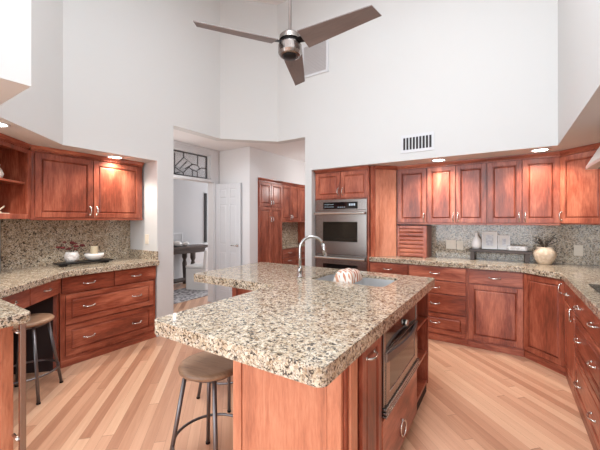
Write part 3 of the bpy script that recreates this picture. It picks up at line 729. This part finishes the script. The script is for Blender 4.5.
# things on the right worktop
rs = thing('riser_shelf', 'low dark wooden riser on the back worktop carrying white decor', 'riser', (-0.068, 4.385, CT + 0.001), 0)
part(MB().box(-0.31, 0.31, -0.085, 0.085, 0.095, 0.125), 'board', DARKW, rs, bevel=0.003)
for x in (-0.27, 0.265): part(MB().box(x - 0.022, x + 0.022, -0.075, 0.075, 0, 0.0948), 'leg', DARKW, rs, bevel=0.002)
zr = CT + 0.1265
tag(MB().lathe([(0, 0), (0.040, 0), (0.052, 0.03), (0.056, 0.07), (0.046, 0.115), (0.022, 0.15), (0.016, 0.18), (0.020, 0.20), (0.014, 0.20), (0.010, 0.15), (0, 0.15)], seg=30).build('vase', CERAM, smooth=True, loc=(-0.300, 4.385, zr)), 'white bottle-shaped vase at the left end of the dark riser', 'vase')
def pframe(loc, w, h, label, tilt=-9):
    t = thing('picture_frame', label, 'picture frame', loc, 0); t.rotation_euler = (R(tilt), 0, 0)
    b = 0.016
    part(MB().box(-w / 2, -w / 2 + b, -0.012, 0.008, 0, h).box(w / 2 - b, w / 2, -0.012, 0.008, 0, h).box(-w / 2 + b, w / 2 - b, -0.012, 0.008, 0, b).box(-w / 2 + b, w / 2 - b, -0.012, 0.008, h - b, h), 'frame', CERAM, t, bevel=0.002)
    part(MB().box(-w / 2 + b, w / 2 - b, -0.004, 0.006, b, h - b), 'mount', PAPER, t)
    part(MB().box(-w / 2 + 0.042, w / 2 - 0.042, -0.0052, -0.0041, 0.042, h - 0.042), 'print', ART, t)
pframe((-0.165, 4.405, zr + 0.0025), 0.160, 0.210, 'larger white picture frame standing on the dark riser')
pframe((-0.020, 4.41, zr + 0.0025), 0.120, 0.170, 'smaller white picture frame right of the larger one on the riser')
dish = tag(MB().prism(fillet([(-0.10, -0.055), (0.10, -0.055), (0.10, 0.055), (-0.10, 0.055)], 0.03), 0, 0.055).build('serving_dish', BOWLM, bevel=0.012, seg=3, loc=(0.105, 4.375, zr)), 'low white oblong covered dish on the right end of the riser', 'dish')
tag(MB().lathe([(0, 0), (0.058, 0), (0.082, 0.04), (0.100, 0.095), (0.098, 0.130), (0.078, 0.160), (0.070, 0.170), (0.076, 0.184), (0.068, 0.184), (0.061, 0.170), (0.085, 0.125), (0.085, 0.06), (0, 0.02)], seg=36).build('clay_jar', CLAY, smooth=True, loc=(0.348, 4.29, CT + 0.001)), 'round sand-coloured clay jar right of the dark riser', 'jar')

sg = thing('dried_sprigs', 'dark leafy sprigs with small pale buds standing in the sand-coloured jar', 'plant', (0.348, 4.29, CT + 0.025))
for k in range(14):
    a = 2 * math.pi * k / 14 + random.uniform(-.2, .2); q = random.uniform(0.04, 0.13); hh = random.uniform(0.23, 0.325) - 0.25 * q
    tip = Vector((q * math.cos(a), q * math.sin(a) * 0.7, hh)); midp = Vector((0.02 * math.cos(a), 0.02 * math.sin(a), 0.17))
    st = part(MB().tube([(0, 0, 0), tuple(midp), tuple((midp + tip) / 2 + Vector((0, 0, 0.01))), tuple(tip)], 0.002, 6), 'stem', STEMM, sg)
    mb = MB()
    for j in range(7):
        p = midp.lerp(tip, 0.35 + 0.65 * j / 6); b = random.uniform(0, 6.28); w = Vector((math.cos(b), math.sin(b), 0.4)) * 0.022; n_ = Vector((-math.sin(b), math.cos(b), 0)) * 0.006
        mb.hull([tuple(p), tuple(p + w * 0.5 + n_), tuple(p + w), tuple(p + w * 0.5 - n_)], [tuple(p + Vector((0, 0, .001))), tuple(p + w * 0.5 + n_ + Vector((0, 0, .002))), tuple(p + w + Vector((0, 0, .001))), tuple(p + w * 0.5 - n_ + Vector((0, 0, .002)))])
    part(mb, 'leaves', LEAFM, st)
    if k % 3 == 0: part(MB().lathe([(0, -0.006), (0.006, 0), (0, 0.007)], tuple(tip), 8), 'bud', PAPER, st, smooth=True)

# ------------------------------------------------------------------ island
IX0, IX1, IY0, IY1 = -1.418, -0.487, 0.887, 2.800
WX, WY = -2.335, 1.845
SX0, SX1, SY0, SY1 = -1.34, -0.725, 2.20, 2.61
outer = fillet([(IX0, IY0), (IX1, IY0), (IX1, IY1), (WX, IY1), (WX, WY), (IX0, WY)], 0.035, {0, 1, 2, 3, 4})
hole = fillet([(SX0, SY0), (SX1, SY0), (SX1, SY1), (SX0, SY1)], 0.05)
def built_up_slab(outer, ring, hole, zt, zm, zb):
    """stone slab (zm..zt) with a dropped edge of ring width (zb..zm) and a cutout"""
    mb = MB(); bm = mb.bm
    def fill(loops, z, flip):
        t = bmesh.new(); ed = []
        for lp in loops:
            vs = [t.verts.new((p[0], p[1], z)) for p in lp]
            ed += [t.edges.new((vs[k], vs[(k + 1) % len(vs)])) for k in range(len(vs))]
        bmesh.ops.triangle_fill(t, use_beauty=True, use_dissolve=False, edges=ed); mb._merge(t)
    def side(lp, z0, z1):
        a = [bm.verts.new((p[0], p[1], z0)) for p in lp]; b = [bm.verts.new((p[0], p[1], z1)) for p in lp]
        for k in range(len(lp)): bm.faces.new([a[k], a[(k + 1) % len(lp)], b[(k + 1) % len(lp)], b[k]])
    fill([outer, hole], zt, 0); fill([ring, hole], zm, 1); fill([outer, ring], zb, 1)
    side(outer, zb, zt); side(ring, zb, zm); side(hole, zm, zt)
    bmesh.ops.remove_doubles(bm, verts=bm.verts[:], dist=1e-5)
    return mb
q, q2 = 0.055, 0.030
ring = [(IX0 + q, IY0 + q), (IX1 - q2, IY0 + q), (IX1 - q2, IY1 - q), (WX + q, IY1 - q), (WX + q, WY + q), (IX0 + q, WY + q)]
tag(built_up_slab(outer, ring, hole, CT, CT - 0.022, 0.8475).build('worktop', GRAN, bevel=0.005), 'large L-shaped speckled granite island worktop with sink cutout', 'worktop')
# base: body leaves niches for microwave, shelves and sink
BX0, BX1, BY0, BY1 = -1.12, -0.530, 1.125, 2.740
isl = thing('kitchen_island', 'cherry island base with lit end panel, open shelves and drawer', 'kitchen island', (0, 0, 0))
HB = 0.846
part(MB().box(BX0, BX1 - 0.19, BY0 + 0.02, SY0 - 0.04, 0.07, HB).box(BX1 - 0.19, BX1, BY0 + 0.02, 1.535, 0.07, HB).box(BX1 - 0.19, BX1, 1.535, 2.262, 0.07, 0.405)
     .box(BX1 - 0.18, BX1, 2.240, 2.262, 0.405, HB).box(BX0, BX1 - 0.19, SY0 - 0.04, BY1, 0.07, 0.66).box(BX1 - 0.18, BX1, 1.535, 2.24, 0.8345, HB), 'body', WOODZ, isl)
for a, b in ((2.2625, 2.285), (BY1 - 0.024, BY1)): part(MB().box(BX1 - 0.18, BX1, a, b, 0.07, HB), 'side_panel', WOODZ, isl)
for a, b in ((0.07, 0.095), (0.315, 0.335), (0.585, 0.605)): part(MB().box(BX1 - 0.18, BX1 - 0.008, 2.2855, BY1 - 0.0245, a, b), 'shelf', WOODX, isl)
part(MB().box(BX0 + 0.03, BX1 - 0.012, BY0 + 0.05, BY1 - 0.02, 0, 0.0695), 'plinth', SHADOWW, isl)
part(MB().box(BX0 + 0.058, BX1 - 0.075, BY0 + 0.006, BY0 + 0.019, 0.0, HB), 'end_panel', ISLEW, isl)
part(MB().box(BX0, BX0 + 0.054, BY0, BY0 + 0.019, 0.0, HB), 'corner_post', ISLEW, isl, bevel=0.003)
part(MB().box(BX1 - 0.072, BX1 - 0.008, BY0, BY0 + 0.019, 0.0, HB).box(BX1 + 0.0005, BX1 + 0.014, BY0 + 0.045, BY0 + 0.112, 0.0, HB), 'corner_post', ISLEW, isl, bevel=0.004)
def isl_front(kind, y0, y1, z0, z1, pulls):
    d = front(isl, kind, y0, y1, z0, z1, pulls)
    d.location = (BX1, 0, 0); d.rotation_euler = (0, 0, R(90)); return d
isl_front('door', 1.275, 1.522, 0.075, 0.842, [(1.365, 0.785, 'h')])
isl_front('slab', 1.540, 2.256, 0.075, 0.392, [(1.86, 0.190, 'o')])
# microwave
mw = thing('microwave', 'stainless built-in microwave drawer in the side of the island', 'microwave', (BX1, 1.538, 0.407), 90)
MWW, MWH = 0.700, 0.427
part(MB().box(0.006, MWW - 0.006, 0.004, 0.17, 0.004, MWH - 0.004), 'body', GREY, mw)
part(MB().box(0, 0.028, -0.026, 0.003, 0.055, MWH).box(MWW - 0.028, MWW, -0.026, 0.003, 0.055, MWH).box(0.028, MWW - 0.028, -0.026, 0.003, MWH - 0.012, MWH), 'trim', STEEL, mw, bevel=0.002)
c = part(MB().box(0.028, MWW - 0.028, -0.022, 0.003, 0.318, MWH - 0.0125), 'control_panel', BLACKG, mw)
part(MB().lathe([(0, 0), (0.020, 0), (0.018, 0.018), (0, 0.018)], (0.40, -0.0222, 0.368), 20, Matrix.Rotation(R(90), 4, 'X')), 'dial', NICKEL, c, smooth=True)
d = part(MB().box(0.028, 0.085, -0.030, 0.003, 0.055, 0.315).box(MWW - 0.085, MWW - 0.028, -0.030, 0.003, 0.055, 0.315).box(0.085, MWW - 0.085, -0.030, 0.003, 0.255, 0.315).box(0.085, MWW - 0.085, -0.030, 0.003, 0.055, 0.10), 'drawer_front', STEEL, mw, bevel=0.002)
part(MB().box(0.085, MWW - 0.085, -0.027, 0.0, 0.10, 0.255), 'window', OVENG, d)
mb = MB(); hn = 12
for k in range(hn):
    x0_, x1_ = 0.03 + (MWW - 0.06) * k / hn, 0.03 + (MWW - 0.06) * (k + 1) / hn
    ya, yb = (-0.032 - 0.030 * math.sin(math.pi * k / hn)), (-0.032 - 0.030 * math.sin(math.pi * (k + 1) / hn))
    mb.hull([(x0_, ya, 0.268), (x0_, ya + 0.010, 0.268), (x0_, ya + 0.010, 0.312), (x0_, ya - 0.004, 0.312)], [(x1_, yb, 0.268), (x1_, yb + 0.010, 0.268), (x1_, yb + 0.010, 0.312), (x1_, yb - 0.004, 0.312)])
bmesh.ops.remove_doubles(mb.bm, verts=mb.bm.verts[:], dist=1e-6)
part(mb, 'handle', GUN, d)
for k in range(3): part(MB().box(0, MWW, -0.040, 0.003, 0.001 + 0.018 * k, 0.013 + 0.018 * k), 'vent_louvre', STEEL, mw, bevel=0.003)
# base of the short leg of the island
wb = thing('island_wing_cabinet', 'low cherry cabinet under the far left leg of the island', 'cabinet', (-2.135, 2.135, 0), 0)
part(MB().box(0, 0.76, 0.0, 0.60, 0.07, HB).box(0.76, 1.005, 0.0, 0.05, 0.07, HB).box(0.76, 1.005, 0.05, 0.60, 0.07, 0.655), 'body', WOODZ, wb)
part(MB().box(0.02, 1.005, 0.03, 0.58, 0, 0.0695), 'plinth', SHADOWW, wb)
front(wb, 'door', 0.02, 0.49, 0.08, 0.842); front(wb, 'door', 0.51, 0.985, 0.08, 0.842)

# sink
sk = thing('kitchen_sink', 'undermount stainless double sink in the island worktop', 'sink', (0, 0, 0))
def basin(x0, x1, y0, y1, zb, zt):
    mb = MB(); out = fillet([(x0, y0), (x1, y0), (x1, y1), (x0, y1)], 0.05, n=5); t = 0.004
    inn = fillet([(x0 + t, y0 + t), (x1 - t, y0 + t), (x1 - t, y1 - t), (x0 + t, y1 - t)], 0.046, n=5)
    L = [[mb.bm.verts.new((p[0], p[1], z)) for p in lp] for lp, z in ((out, zb), (out, zt), (inn, zt), (inn, zb + t))]
    n = len(out)
    for a, b in zip(L, L[1:]):
        for k in range(n): mb.bm.faces.new([a[k], a[(k + 1) % n], b[(k + 1) % n], b[k]])
    mb.bm.faces.new(list(reversed(L[0]))); mb.bm.faces.new(L[3]); return mb
XM = -1.045
for a, b in ((SX0 - 0.006, XM - 0.006), (XM + 0.006, SX1 + 0.006)):
    bs = part(basin(a, b, SY0 - 0.006, SY1 + 0.006, 0.672, CT - 0.0225), 'basin', SINKM, sk, smooth=False)
    part(MB().lathe([(0, 0.6765), (0.042, 0.6765), (0.042, 0.679), (0, 0.679)], ((a + b) / 2, (SY0 + SY1) / 2, 0), 24), 'drain', CHROME, bs)
part(MB().box(XM - 0.0055, XM + 0.0055, SY0 + 0.04, SY1 - 0.04, 0.70, CT - 0.0230), 'divider', SINKM, sk)
# faucet
fx, fy = -1.435, 2.215
fc = thing('faucet', 'tall chrome gooseneck faucet beside the island sink', 'faucet', (fx, fy, CT + 0.001), 33)
part(MB().lathe([(0, 0), (0.030, 0), (0.030, 0.008), (0.022, 0.014), (0.020, 0.07), (0.017, 0.078), (0, 0.078)], seg=24), 'base', CHROME, fc, smooth=True)
pts = [(0, 0, 0.078), (0, 0, 0.16), (0, 0, 0.235)] + [(0.10 - 0.10 * math.cos(a), 0, 0.235 + 0.10 * math.sin(a)) for a in [math.pi * k / 14 for k in range(1, 13)]]
e = Vector(pts[-1])
part(MB().tube(pts, 0.0125, 14), 'spout', CHROME, fc, smooth=True)
part(MB().tube([tuple(e), tuple(e + Vector((0.012, 0, -0.05))), tuple(e + Vector((0.020, 0, -0.105)))], 0.0155, 14, r2=0.019), 'spray_head', CHROME, fc, smooth=True)
part(MB().tube([(0, -0.020, 0.045), (0, -0.036, 0.047)], 0.010, 10).tube([(0, -0.034, 0.047), (0.005, -0.055, 0.07), (0.008, -0.066, 0.10)], 0.006, 8), 'lever', CHROME, fc, smooth=True)
# towel bunched on the divider
def towel():
    mb = MB(); nu, nv = 20, 26; top, bot = [], []
    for i in range(nu + 1):
        a, b = [], []
        for j in range(nv + 1):
            u = 2 * i / nu - 1; v = 2 * j / nv - 1
            x = u * 0.088 * (1 - 0.10 * v * v) + 0.004 * math.sin(6 * v); y = v * 0.135 * (1 - 0.12 * u * u)
            h = 0.088 * (1 - abs(u) ** 4) ** 0.5 * (1 - abs(v) ** 5) ** 0.5 + 0.007 * math.sin(7 * u + 2 * v) * math.cos(6 * v) * (1 - abs(u)) * (1 - abs(v))
            a.append(mb.bm.verts.new((x, y, max(h, 0.0) + 0.004))); b.append(mb.bm.verts.new((x, y, 0.0)))
        top.append(a); bot.append(b)
    for i in range(nu):
        for j in range(nv):
            mb.bm.faces.new([top[i][j], top[i + 1][j], top[i + 1][j + 1], top[i][j + 1]])
            mb.bm.faces.new([bot[i][j], bot[i][j + 1], bot[i + 1][j + 1], bot[i + 1][j]])
    for j in range(nv):
        for g in (0, nu): mb.bm.faces.new([top[g][j], top[g][j + 1], bot[g][j + 1], bot[g][j]])
    for i in range(nu):
        for g in (0, nv): mb.bm.faces.new([top[i][g], top[i + 1][g], bot[i + 1][g], bot[i][g]])
    return mb.build('dish_towel', TOWEL, smooth=True, loc=(-1.088, 2.405, CT - 0.0215))
tag(towel(), 'rust and white patterned dish towel bunched on the sink divider', 'towel')

# ------------------------------------------------------------------ stools
def make_stool(label, loc, rz):
    t = thing('bar_stool', label, 'stool', loc, rz, 'backless stools with round wooden seats')
    ZT = 0.604
    part(MB().lathe([(0, ZT - 0.032), (0.160, ZT - 0.032), (0.171, ZT - 0.026), (0.174, ZT - 0.012), (0.166, ZT - 0.002), (0.14, ZT), (0, ZT - 0.004)], seg=44), 'seat', SEATW, t, smooth=True)
    for k in range(4):
        a = R(45 + 90 * k); c, s = math.cos(a), math.sin(a)
        lg = part(MB().tube([(0.135 * c, 0.135 * s, ZT - 0.0325), (0.232 * c, 0.232 * s, 0.010)], 0.0115, 10), 'leg', GUN, t, smooth=True)
        part(MB().lathe([(0, 0), (0.014, 0), (0.014, 0.012), (0, 0.014)], (0.2325 * c, 0.2325 * s, 0), 12), 'foot_cap', BLACKM, lg)
    rr = 0.135 + (0.232 - 0.135) * (ZT - 0.19) / ZT
    part(MB().tube([(rr * math.cos(a), rr * math.sin(a), 0.19) for a in [2 * math.pi * k / 40 for k in range(40)]], 0.008, 8, closed=True), 'foot_ring', GUN, t, smooth=True)
    part(MB().tube([(0.128 * math.cos(a), 0.128 * math.sin(a), ZT - 0.045) for a in [2 * math.pi * k / 40 for k in range(40)]], 0.007, 8, closed=True), 'seat_ring', GUN, t, smooth=True)
    return t
s0 = make_stool('round wooden stool under the near overhang of the island, left of its lit end panel', (-1.368, 1.212, 0), 9)
dup(s0, (-1.85, 1.815, 0), 1, 'stool tucked under the far left leg of the island, only its metal feet showing')
dup(s0, (-3.19, 0.94, 0), 45, 'round wooden stool pushed into the dark kneehole of the diagonal desk')

# ------------------------------------------------------------------ pantry in the hall
def tallcab():
    t = thing('pantry_cabinet', 'tall cherry pantry cabinet with four doors beyond the hall opening', 'cabinet', (XP + 0.004, 4.045, 0), 90)
    w = 0.655
    part(MB().box(0, w, 0, 0.58, 0.075, 2.04), 'body', WOODZ, t)
    part(MB().box(0, w, 0.02, 0.58, 0, 0.0745), 'plinth', WOODX, t)
    for a, b, s in ((0.008, 0.324, 0.298), (0.331, 0.647, 0.357)):
        front(t, 'door', a, b, 1.625, 2.03, [(s, 1.69, 'v')]); front(t, 'door', a, b, 0.09, 1.61, [(s, 1.40, 'v')])
    part(crown_mb(w, 2.041, 2.095, 0.0, rope=False), 'crown', WOODX, t)
tallcab()
pb = base_cab('cherry base cabinet beside the tall pantry cabinet in the hall', (XP + 0.004, 4.704, 0), 90, 0.90, 0.235,
         [('slab', 0.010, 0.44, 0.70, 0.845, [(0.225, 0.775, 'h')]), ('slab', 0.45, 0.89, 0.70, 0.845, [(0.67, 0.775, 'h')]), ('slab', 0.010, 0.44, 0.40, 0.69, [(0.225, 0.63, 'h')]), ('slab', 0.45, 0.89, 0.40, 0.69, [(0.67, 0.63, 'h')]), ('slab', 0.010, 0.44, 0.09, 0.39, [(0.225, 0.3, 'h')]), ('slab', 0.45, 0.89, 0.09, 0.39, [(0.67, 0.3, 'h')])])
tag(MB().box(XP - 0.228, XP + 0.03, 4.704, 5.60, CU, CT).build('worktop', GRAN, bevel=0.005), 'small granite worktop beside the tall pantry cabinet in the hall', 'worktop')
wall_cab('cherry wall cabinet beside the tall pantry cabinet in the hall', (XP - 0.02, 4.704), 90, 0.90, 0.205, 1.36, 2.095,
         [('door', 0.008, 0.30, 0.012, 0.68, [(0.275, 0.085, 'v')]), ('door', 0.306, 0.60, 0.012, 0.68, [(0.33, 0.085, 'v')]), ('door', 0.606, 0.892, 0.012, 0.68)])
struct(MB().box(XP - 0.25, XP - 0.230, 4.704, 5.60, CT + 0.0005, 1.36).build('trim_pantry_backsplash', GRAN))
tag(MB().box(XP - 0.595, XP, 5.606, 5.640, 0.0, 2.095).build('end_panel', WOODZ), 'dark cherry end panel closing off the hall pantry run', 'panel')

# ------------------------------------------------------------------ family room seen through the door
ct = thing('console_table', 'dark carved console table in the room beyond the hall door', 'table', (-5.78, 4.28, 0), 90)
part(MB().prism(fillet([(-0.62, -0.22), (0.62, -0.22), (0.62, 0.22), (-0.62, 0.22)], 0.03), 0.785, 0.835), 'top', DARKW, ct, bevel=0.006)
part(MB().box(-0.55, 0.50, -0.17, 0.18, 0.69, 0.784), 'apron', DARKW, ct)
for x in (-0.50, 0.20):
    for y in (-0.14, 0.14):
        part(MB().lathe([(0, 0), (0.04, 0), (0.045, 0.05), (0.028, 0.09), (0.04, 0.25), (0.05, 0.45), (0.032, 0.52), (0.055, 0.58), (0.055, 0.688), (0, 0.688)], (x, y, 0), 16), 'leg', DARKW, ct, smooth=True)
part(MB().hull([(0.22, -0.16, 0.688), (0.58, -0.16, 0.784), (0.22, -0.16, 0.784)], [(0.22, 0.16, 0.688), (0.58, 0.16, 0.784), (0.22, 0.16, 0.784)]), 'corbel', DARKW, ct)
part(MB().box(-0.55, 0.20, -0.12, 0.16, 0.10, 0.13), 'lower_shelf', DARKW, ct)
def pumpkin(loc, r, label):
    mb = MB(); seg = 24; rings = []
    for i in range(9):
        ph = -math.pi / 2 + math.pi * i / 8
        rings.append([mb.bm.verts.new((r * (1 + 0.06 * math.cos(6 * 2 * math.pi * k / seg)) * math.cos(ph) * math.cos(2 * math.pi * k / seg), r * (1 + 0.06 * math.cos(6 * 2 * math.pi * k / seg)) * math.cos(ph) * math.sin(2 * math.pi * k / seg), r * 0.62 * (1 + math.sin(ph)))) for k in range(seg)])
    for a, b in zip(rings, rings[1:]):
        for k in range(seg): mb.bm.faces.new([a[k], a[(k + 1) % seg], b[(k + 1) % seg], b[k]])
    tag(mb.build('ornament', CERAM, smooth=True, loc=loc), label, 'ornament', 'white ornaments on the console table')
pumpkin((-5.74, 3.93, 0.837), 0.085, 'rounded white ornament on the console table, leftmost of three')
pumpkin((-5.74, 4.15, 0.837), 0.100, 'rounded white ornament in the middle of the console table')
pumpkin((-5.74, 4.37, 0.837), 0.075, 'smallest rounded white ornament, right end of the console table')
sc_ = thing('slipcovered_chair', 'white slipcovered chair in front of the right end of the dark console table', 'chair', (-5.20, 4.32, 0), 20)
part(MB().prism(fillet([(-0.22, -0.20), (0.22, -0.20), (0.22, 0.20), (-0.22, 0.20)], 0.03), 0.0095, 0.43), 'skirt', CERAM, sc_, bevel=0.01)
part(MB().prism(fillet([(-0.225, -0.205), (0.15, -0.205), (0.15, 0.205), (-0.225, 0.205)], 0.03), 0.4305, 0.49), 'seat', CERAM, sc_, bevel=0.02)
part(MB().hull([(0.152, -0.21, 0.4305), (0.225, -0.21, 0.4305), (0.225, 0.21, 0.4305), (0.152, 0.21, 0.4305)], [(0.19, -0.20, 0.80), (0.25, -0.20, 0.80), (0.25, 0.20, 0.80), (0.19, 0.20, 0.80)]), 'backrest', CERAM, sc_, bevel=0.015)
pf = thing('picture_frame', 'wide white picture frame leaning on the wall above the console table', 'picture frame', (-5.96, 4.16, 0.836), 90)
part(MB().box(-0.30, 0.30, -0.012, 0.012, 0, 0.03).box(-0.30, 0.30, -0.012, 0.012, 0.25, 0.28).box(-0.30, -0.27, -0.012, 0.012, 0.03, 0.25).box(0.27, 0.30, -0.012, 0.012, 0.03, 0.25), 'frame', WHITE, pf)
part(MB().box(-0.27, 0.27, -0.004, 0.010, 0.03, 0.25), 'print', FAMM, pf)
tag(MB().box(-6.048, -6.02, 5.13, 5.19, 0.86, 2.03).build('wall_bracket', BLACKM, bevel=0.003), 'narrow black vertical strip on the far wall seen through the hall door', 'wall strip')
tag(MB().box(-5.50, -4.60, 2.6, 4.9, 0.0, 0.008).build('rug', RUGM), 'pale grey patterned rug on the floor beyond the hall door', 'rug')

# ------------------------------------------------------------------ vents
vt = thing('supply_vent', 'small white supply vent with dark slots above the wall cabinets', 'vent', (-0.865, YB - 0.0005, 2.285), 0)
part(MB().box(-0.185, 0.185, -0.006, 0, -0.105, 0.105), 'frame', WHITE, vt, bevel=0.002)
mb = MB()
for k in range(9):
    x = -0.145 + 0.0363 * k; mb.box(x - 0.012, x + 0.012, -0.008, -0.0062, -0.07, 0.07)
part(mb, 'slot', VENTD, vt)
rg = thing('return_grille', 'large square louvred return grille high on the back wall behind the fan', 'vent', (-2.235, YB - 0.0005, 3.64), 0)
part(MB().box(-0.215, -0.18, -0.014, 0, -0.235, 0.235).box(0.18, 0.215, -0.014, 0, -0.235, 0.235).box(-0.18, 0.18, -0.014, 0, -0.235, -0.20).box(-0.18, 0.18, -0.014, 0, 0.20, 0.235), 'frame', WHITE, rg, bevel=0.003)
part(MB().box(-0.18, 0.18, -0.003, 0, -0.20, 0.20), 'backing', VENTG, rg)
mb = MB()
for k in range(20):
    z = -0.19 + 0.02 * k; mb.hull([(-0.179, -0.011, z), (-0.179, -0.009, z - 0.002), (-0.179, -0.0035, z + 0.010), (-0.179, -0.0055, z + 0.012)], [(0.179, -0.011, z), (0.179, -0.009, z - 0.002), (0.179, -0.0035, z + 0.010), (0.179, -0.0055, z + 0.012)])
part(mb, 'louvre', VENTG, rg)

# ------------------------------------------------------------------ ceiling fan
th = R(32.94); Fv = Vector((-math.sin(th), math.cos(th))); Rv = Vector((math.cos(th), math.sin(th)))
fd, fr = 2.48, -0.078
fp = Fv * fd + Rv * fr; FZ = 2.745
fan = thing('ceiling_fan', 'three-bladed grey and nickel ceiling fan on a long downrod', 'ceiling fan', (fp.x, fp.y, FZ), 0)
part(MB().tube([(0, 0, 0.115), (0, 0, ZC - FZ - 0.06)], 0.013, 16), 'downrod', RODM, fan, smooth=True)
part(MB().lathe([(0, ZC - FZ - 0.002), (0.065, ZC - FZ - 0.002), (0.060, ZC - FZ - 0.03), (0.02, ZC - FZ - 0.06), (0, ZC - FZ - 0.06)]), 'canopy', NICKEL, fan, smooth=True)
part(MB().lathe([(0, 0.115), (0.020, 0.115), (0.024, 0.095), (0.070, 0.088), (0.082, 0.075), (0.085, 0.040), (0, 0.040)], seg=36), 'upper_housing', STEEL, fan, smooth=False)
part(MB().lathe([(0, 0.0395), (0.070, 0.0395), (0.070, 0.012), (0, 0.012)], seg=36), 'rotor', BLACKM, fan)
hb = part(MB().lathe([(0, 0.0115), (0.085, 0.0115), (0.092, 0.0), (0.092, -0.055), (0.080, -0.075), (0.066, -0.080), (0, -0.080)], seg=40), 'motor_housing', STEEL, fan)
part(MB().lathe([(0, -0.0805), (0.060, -0.0805), (0.050, -0.092), (0, -0.096)], seg=36), 'bottom_cap', BLACKM, hb, smooth=True)
for (a, b) in ((-0.0015, -0.0006), (0.00133, -0.00094), (0.00018, 0.00155)):
    d = (Rv * a + Fv * b).normalized(); ang = math.atan2(d.y, d.x)
    n = 10; lo, hi = [], []
    mb = MB(); ra, rb = 0.125, 0.705; loops = []
    for i in range(n + 1):
        s = i / n; r = ra + (rb - ra) * s
        wf, wb_ = 0.084 - 0.036 * s, 0.084 - 0.030 * s
        pitch = R(18) * (1 - 0.2 * s)
        L = []
        for (y, zz) in ((-wf, 0.003), (wb_, 0.003), (wb_, -0.003), (-wf, -0.003)):
            L.append(mb.bm.verts.new((r + 0.02 * (y / 0.07) * (1 if i == n else 0), y * math.cos(pitch), 0.012 - y * math.sin(pitch) + zz)))
        loops.append(L)
    for A, B_ in zip(loops, loops[1:]):
        for k in range(4): mb.bm.faces.new([A[k], A[(k + 1) % 4], B_[(k + 1) % 4], B_[k]])
    mb.bm.faces.new(loops[0]); mb.bm.faces.new(list(reversed(loops[-1])))
    bl = part(mb, 'blade', BLADE, fan); bl.rotation_euler = (0, 0, ang)
    ir = part(MB().hull([(0.068, -0.022, 0.030), (0.068, 0.022, 0.018), (0.068, 0.022, 0.012), (0.068, -0.022, 0.024)], [(0.175, -0.035, 0.0275), (0.175, 0.035, 0.0095), (0.175, 0.035, 0.0035), (0.175, -0.035, 0.0215)]), 'blade_iron', BLACKM, bl)
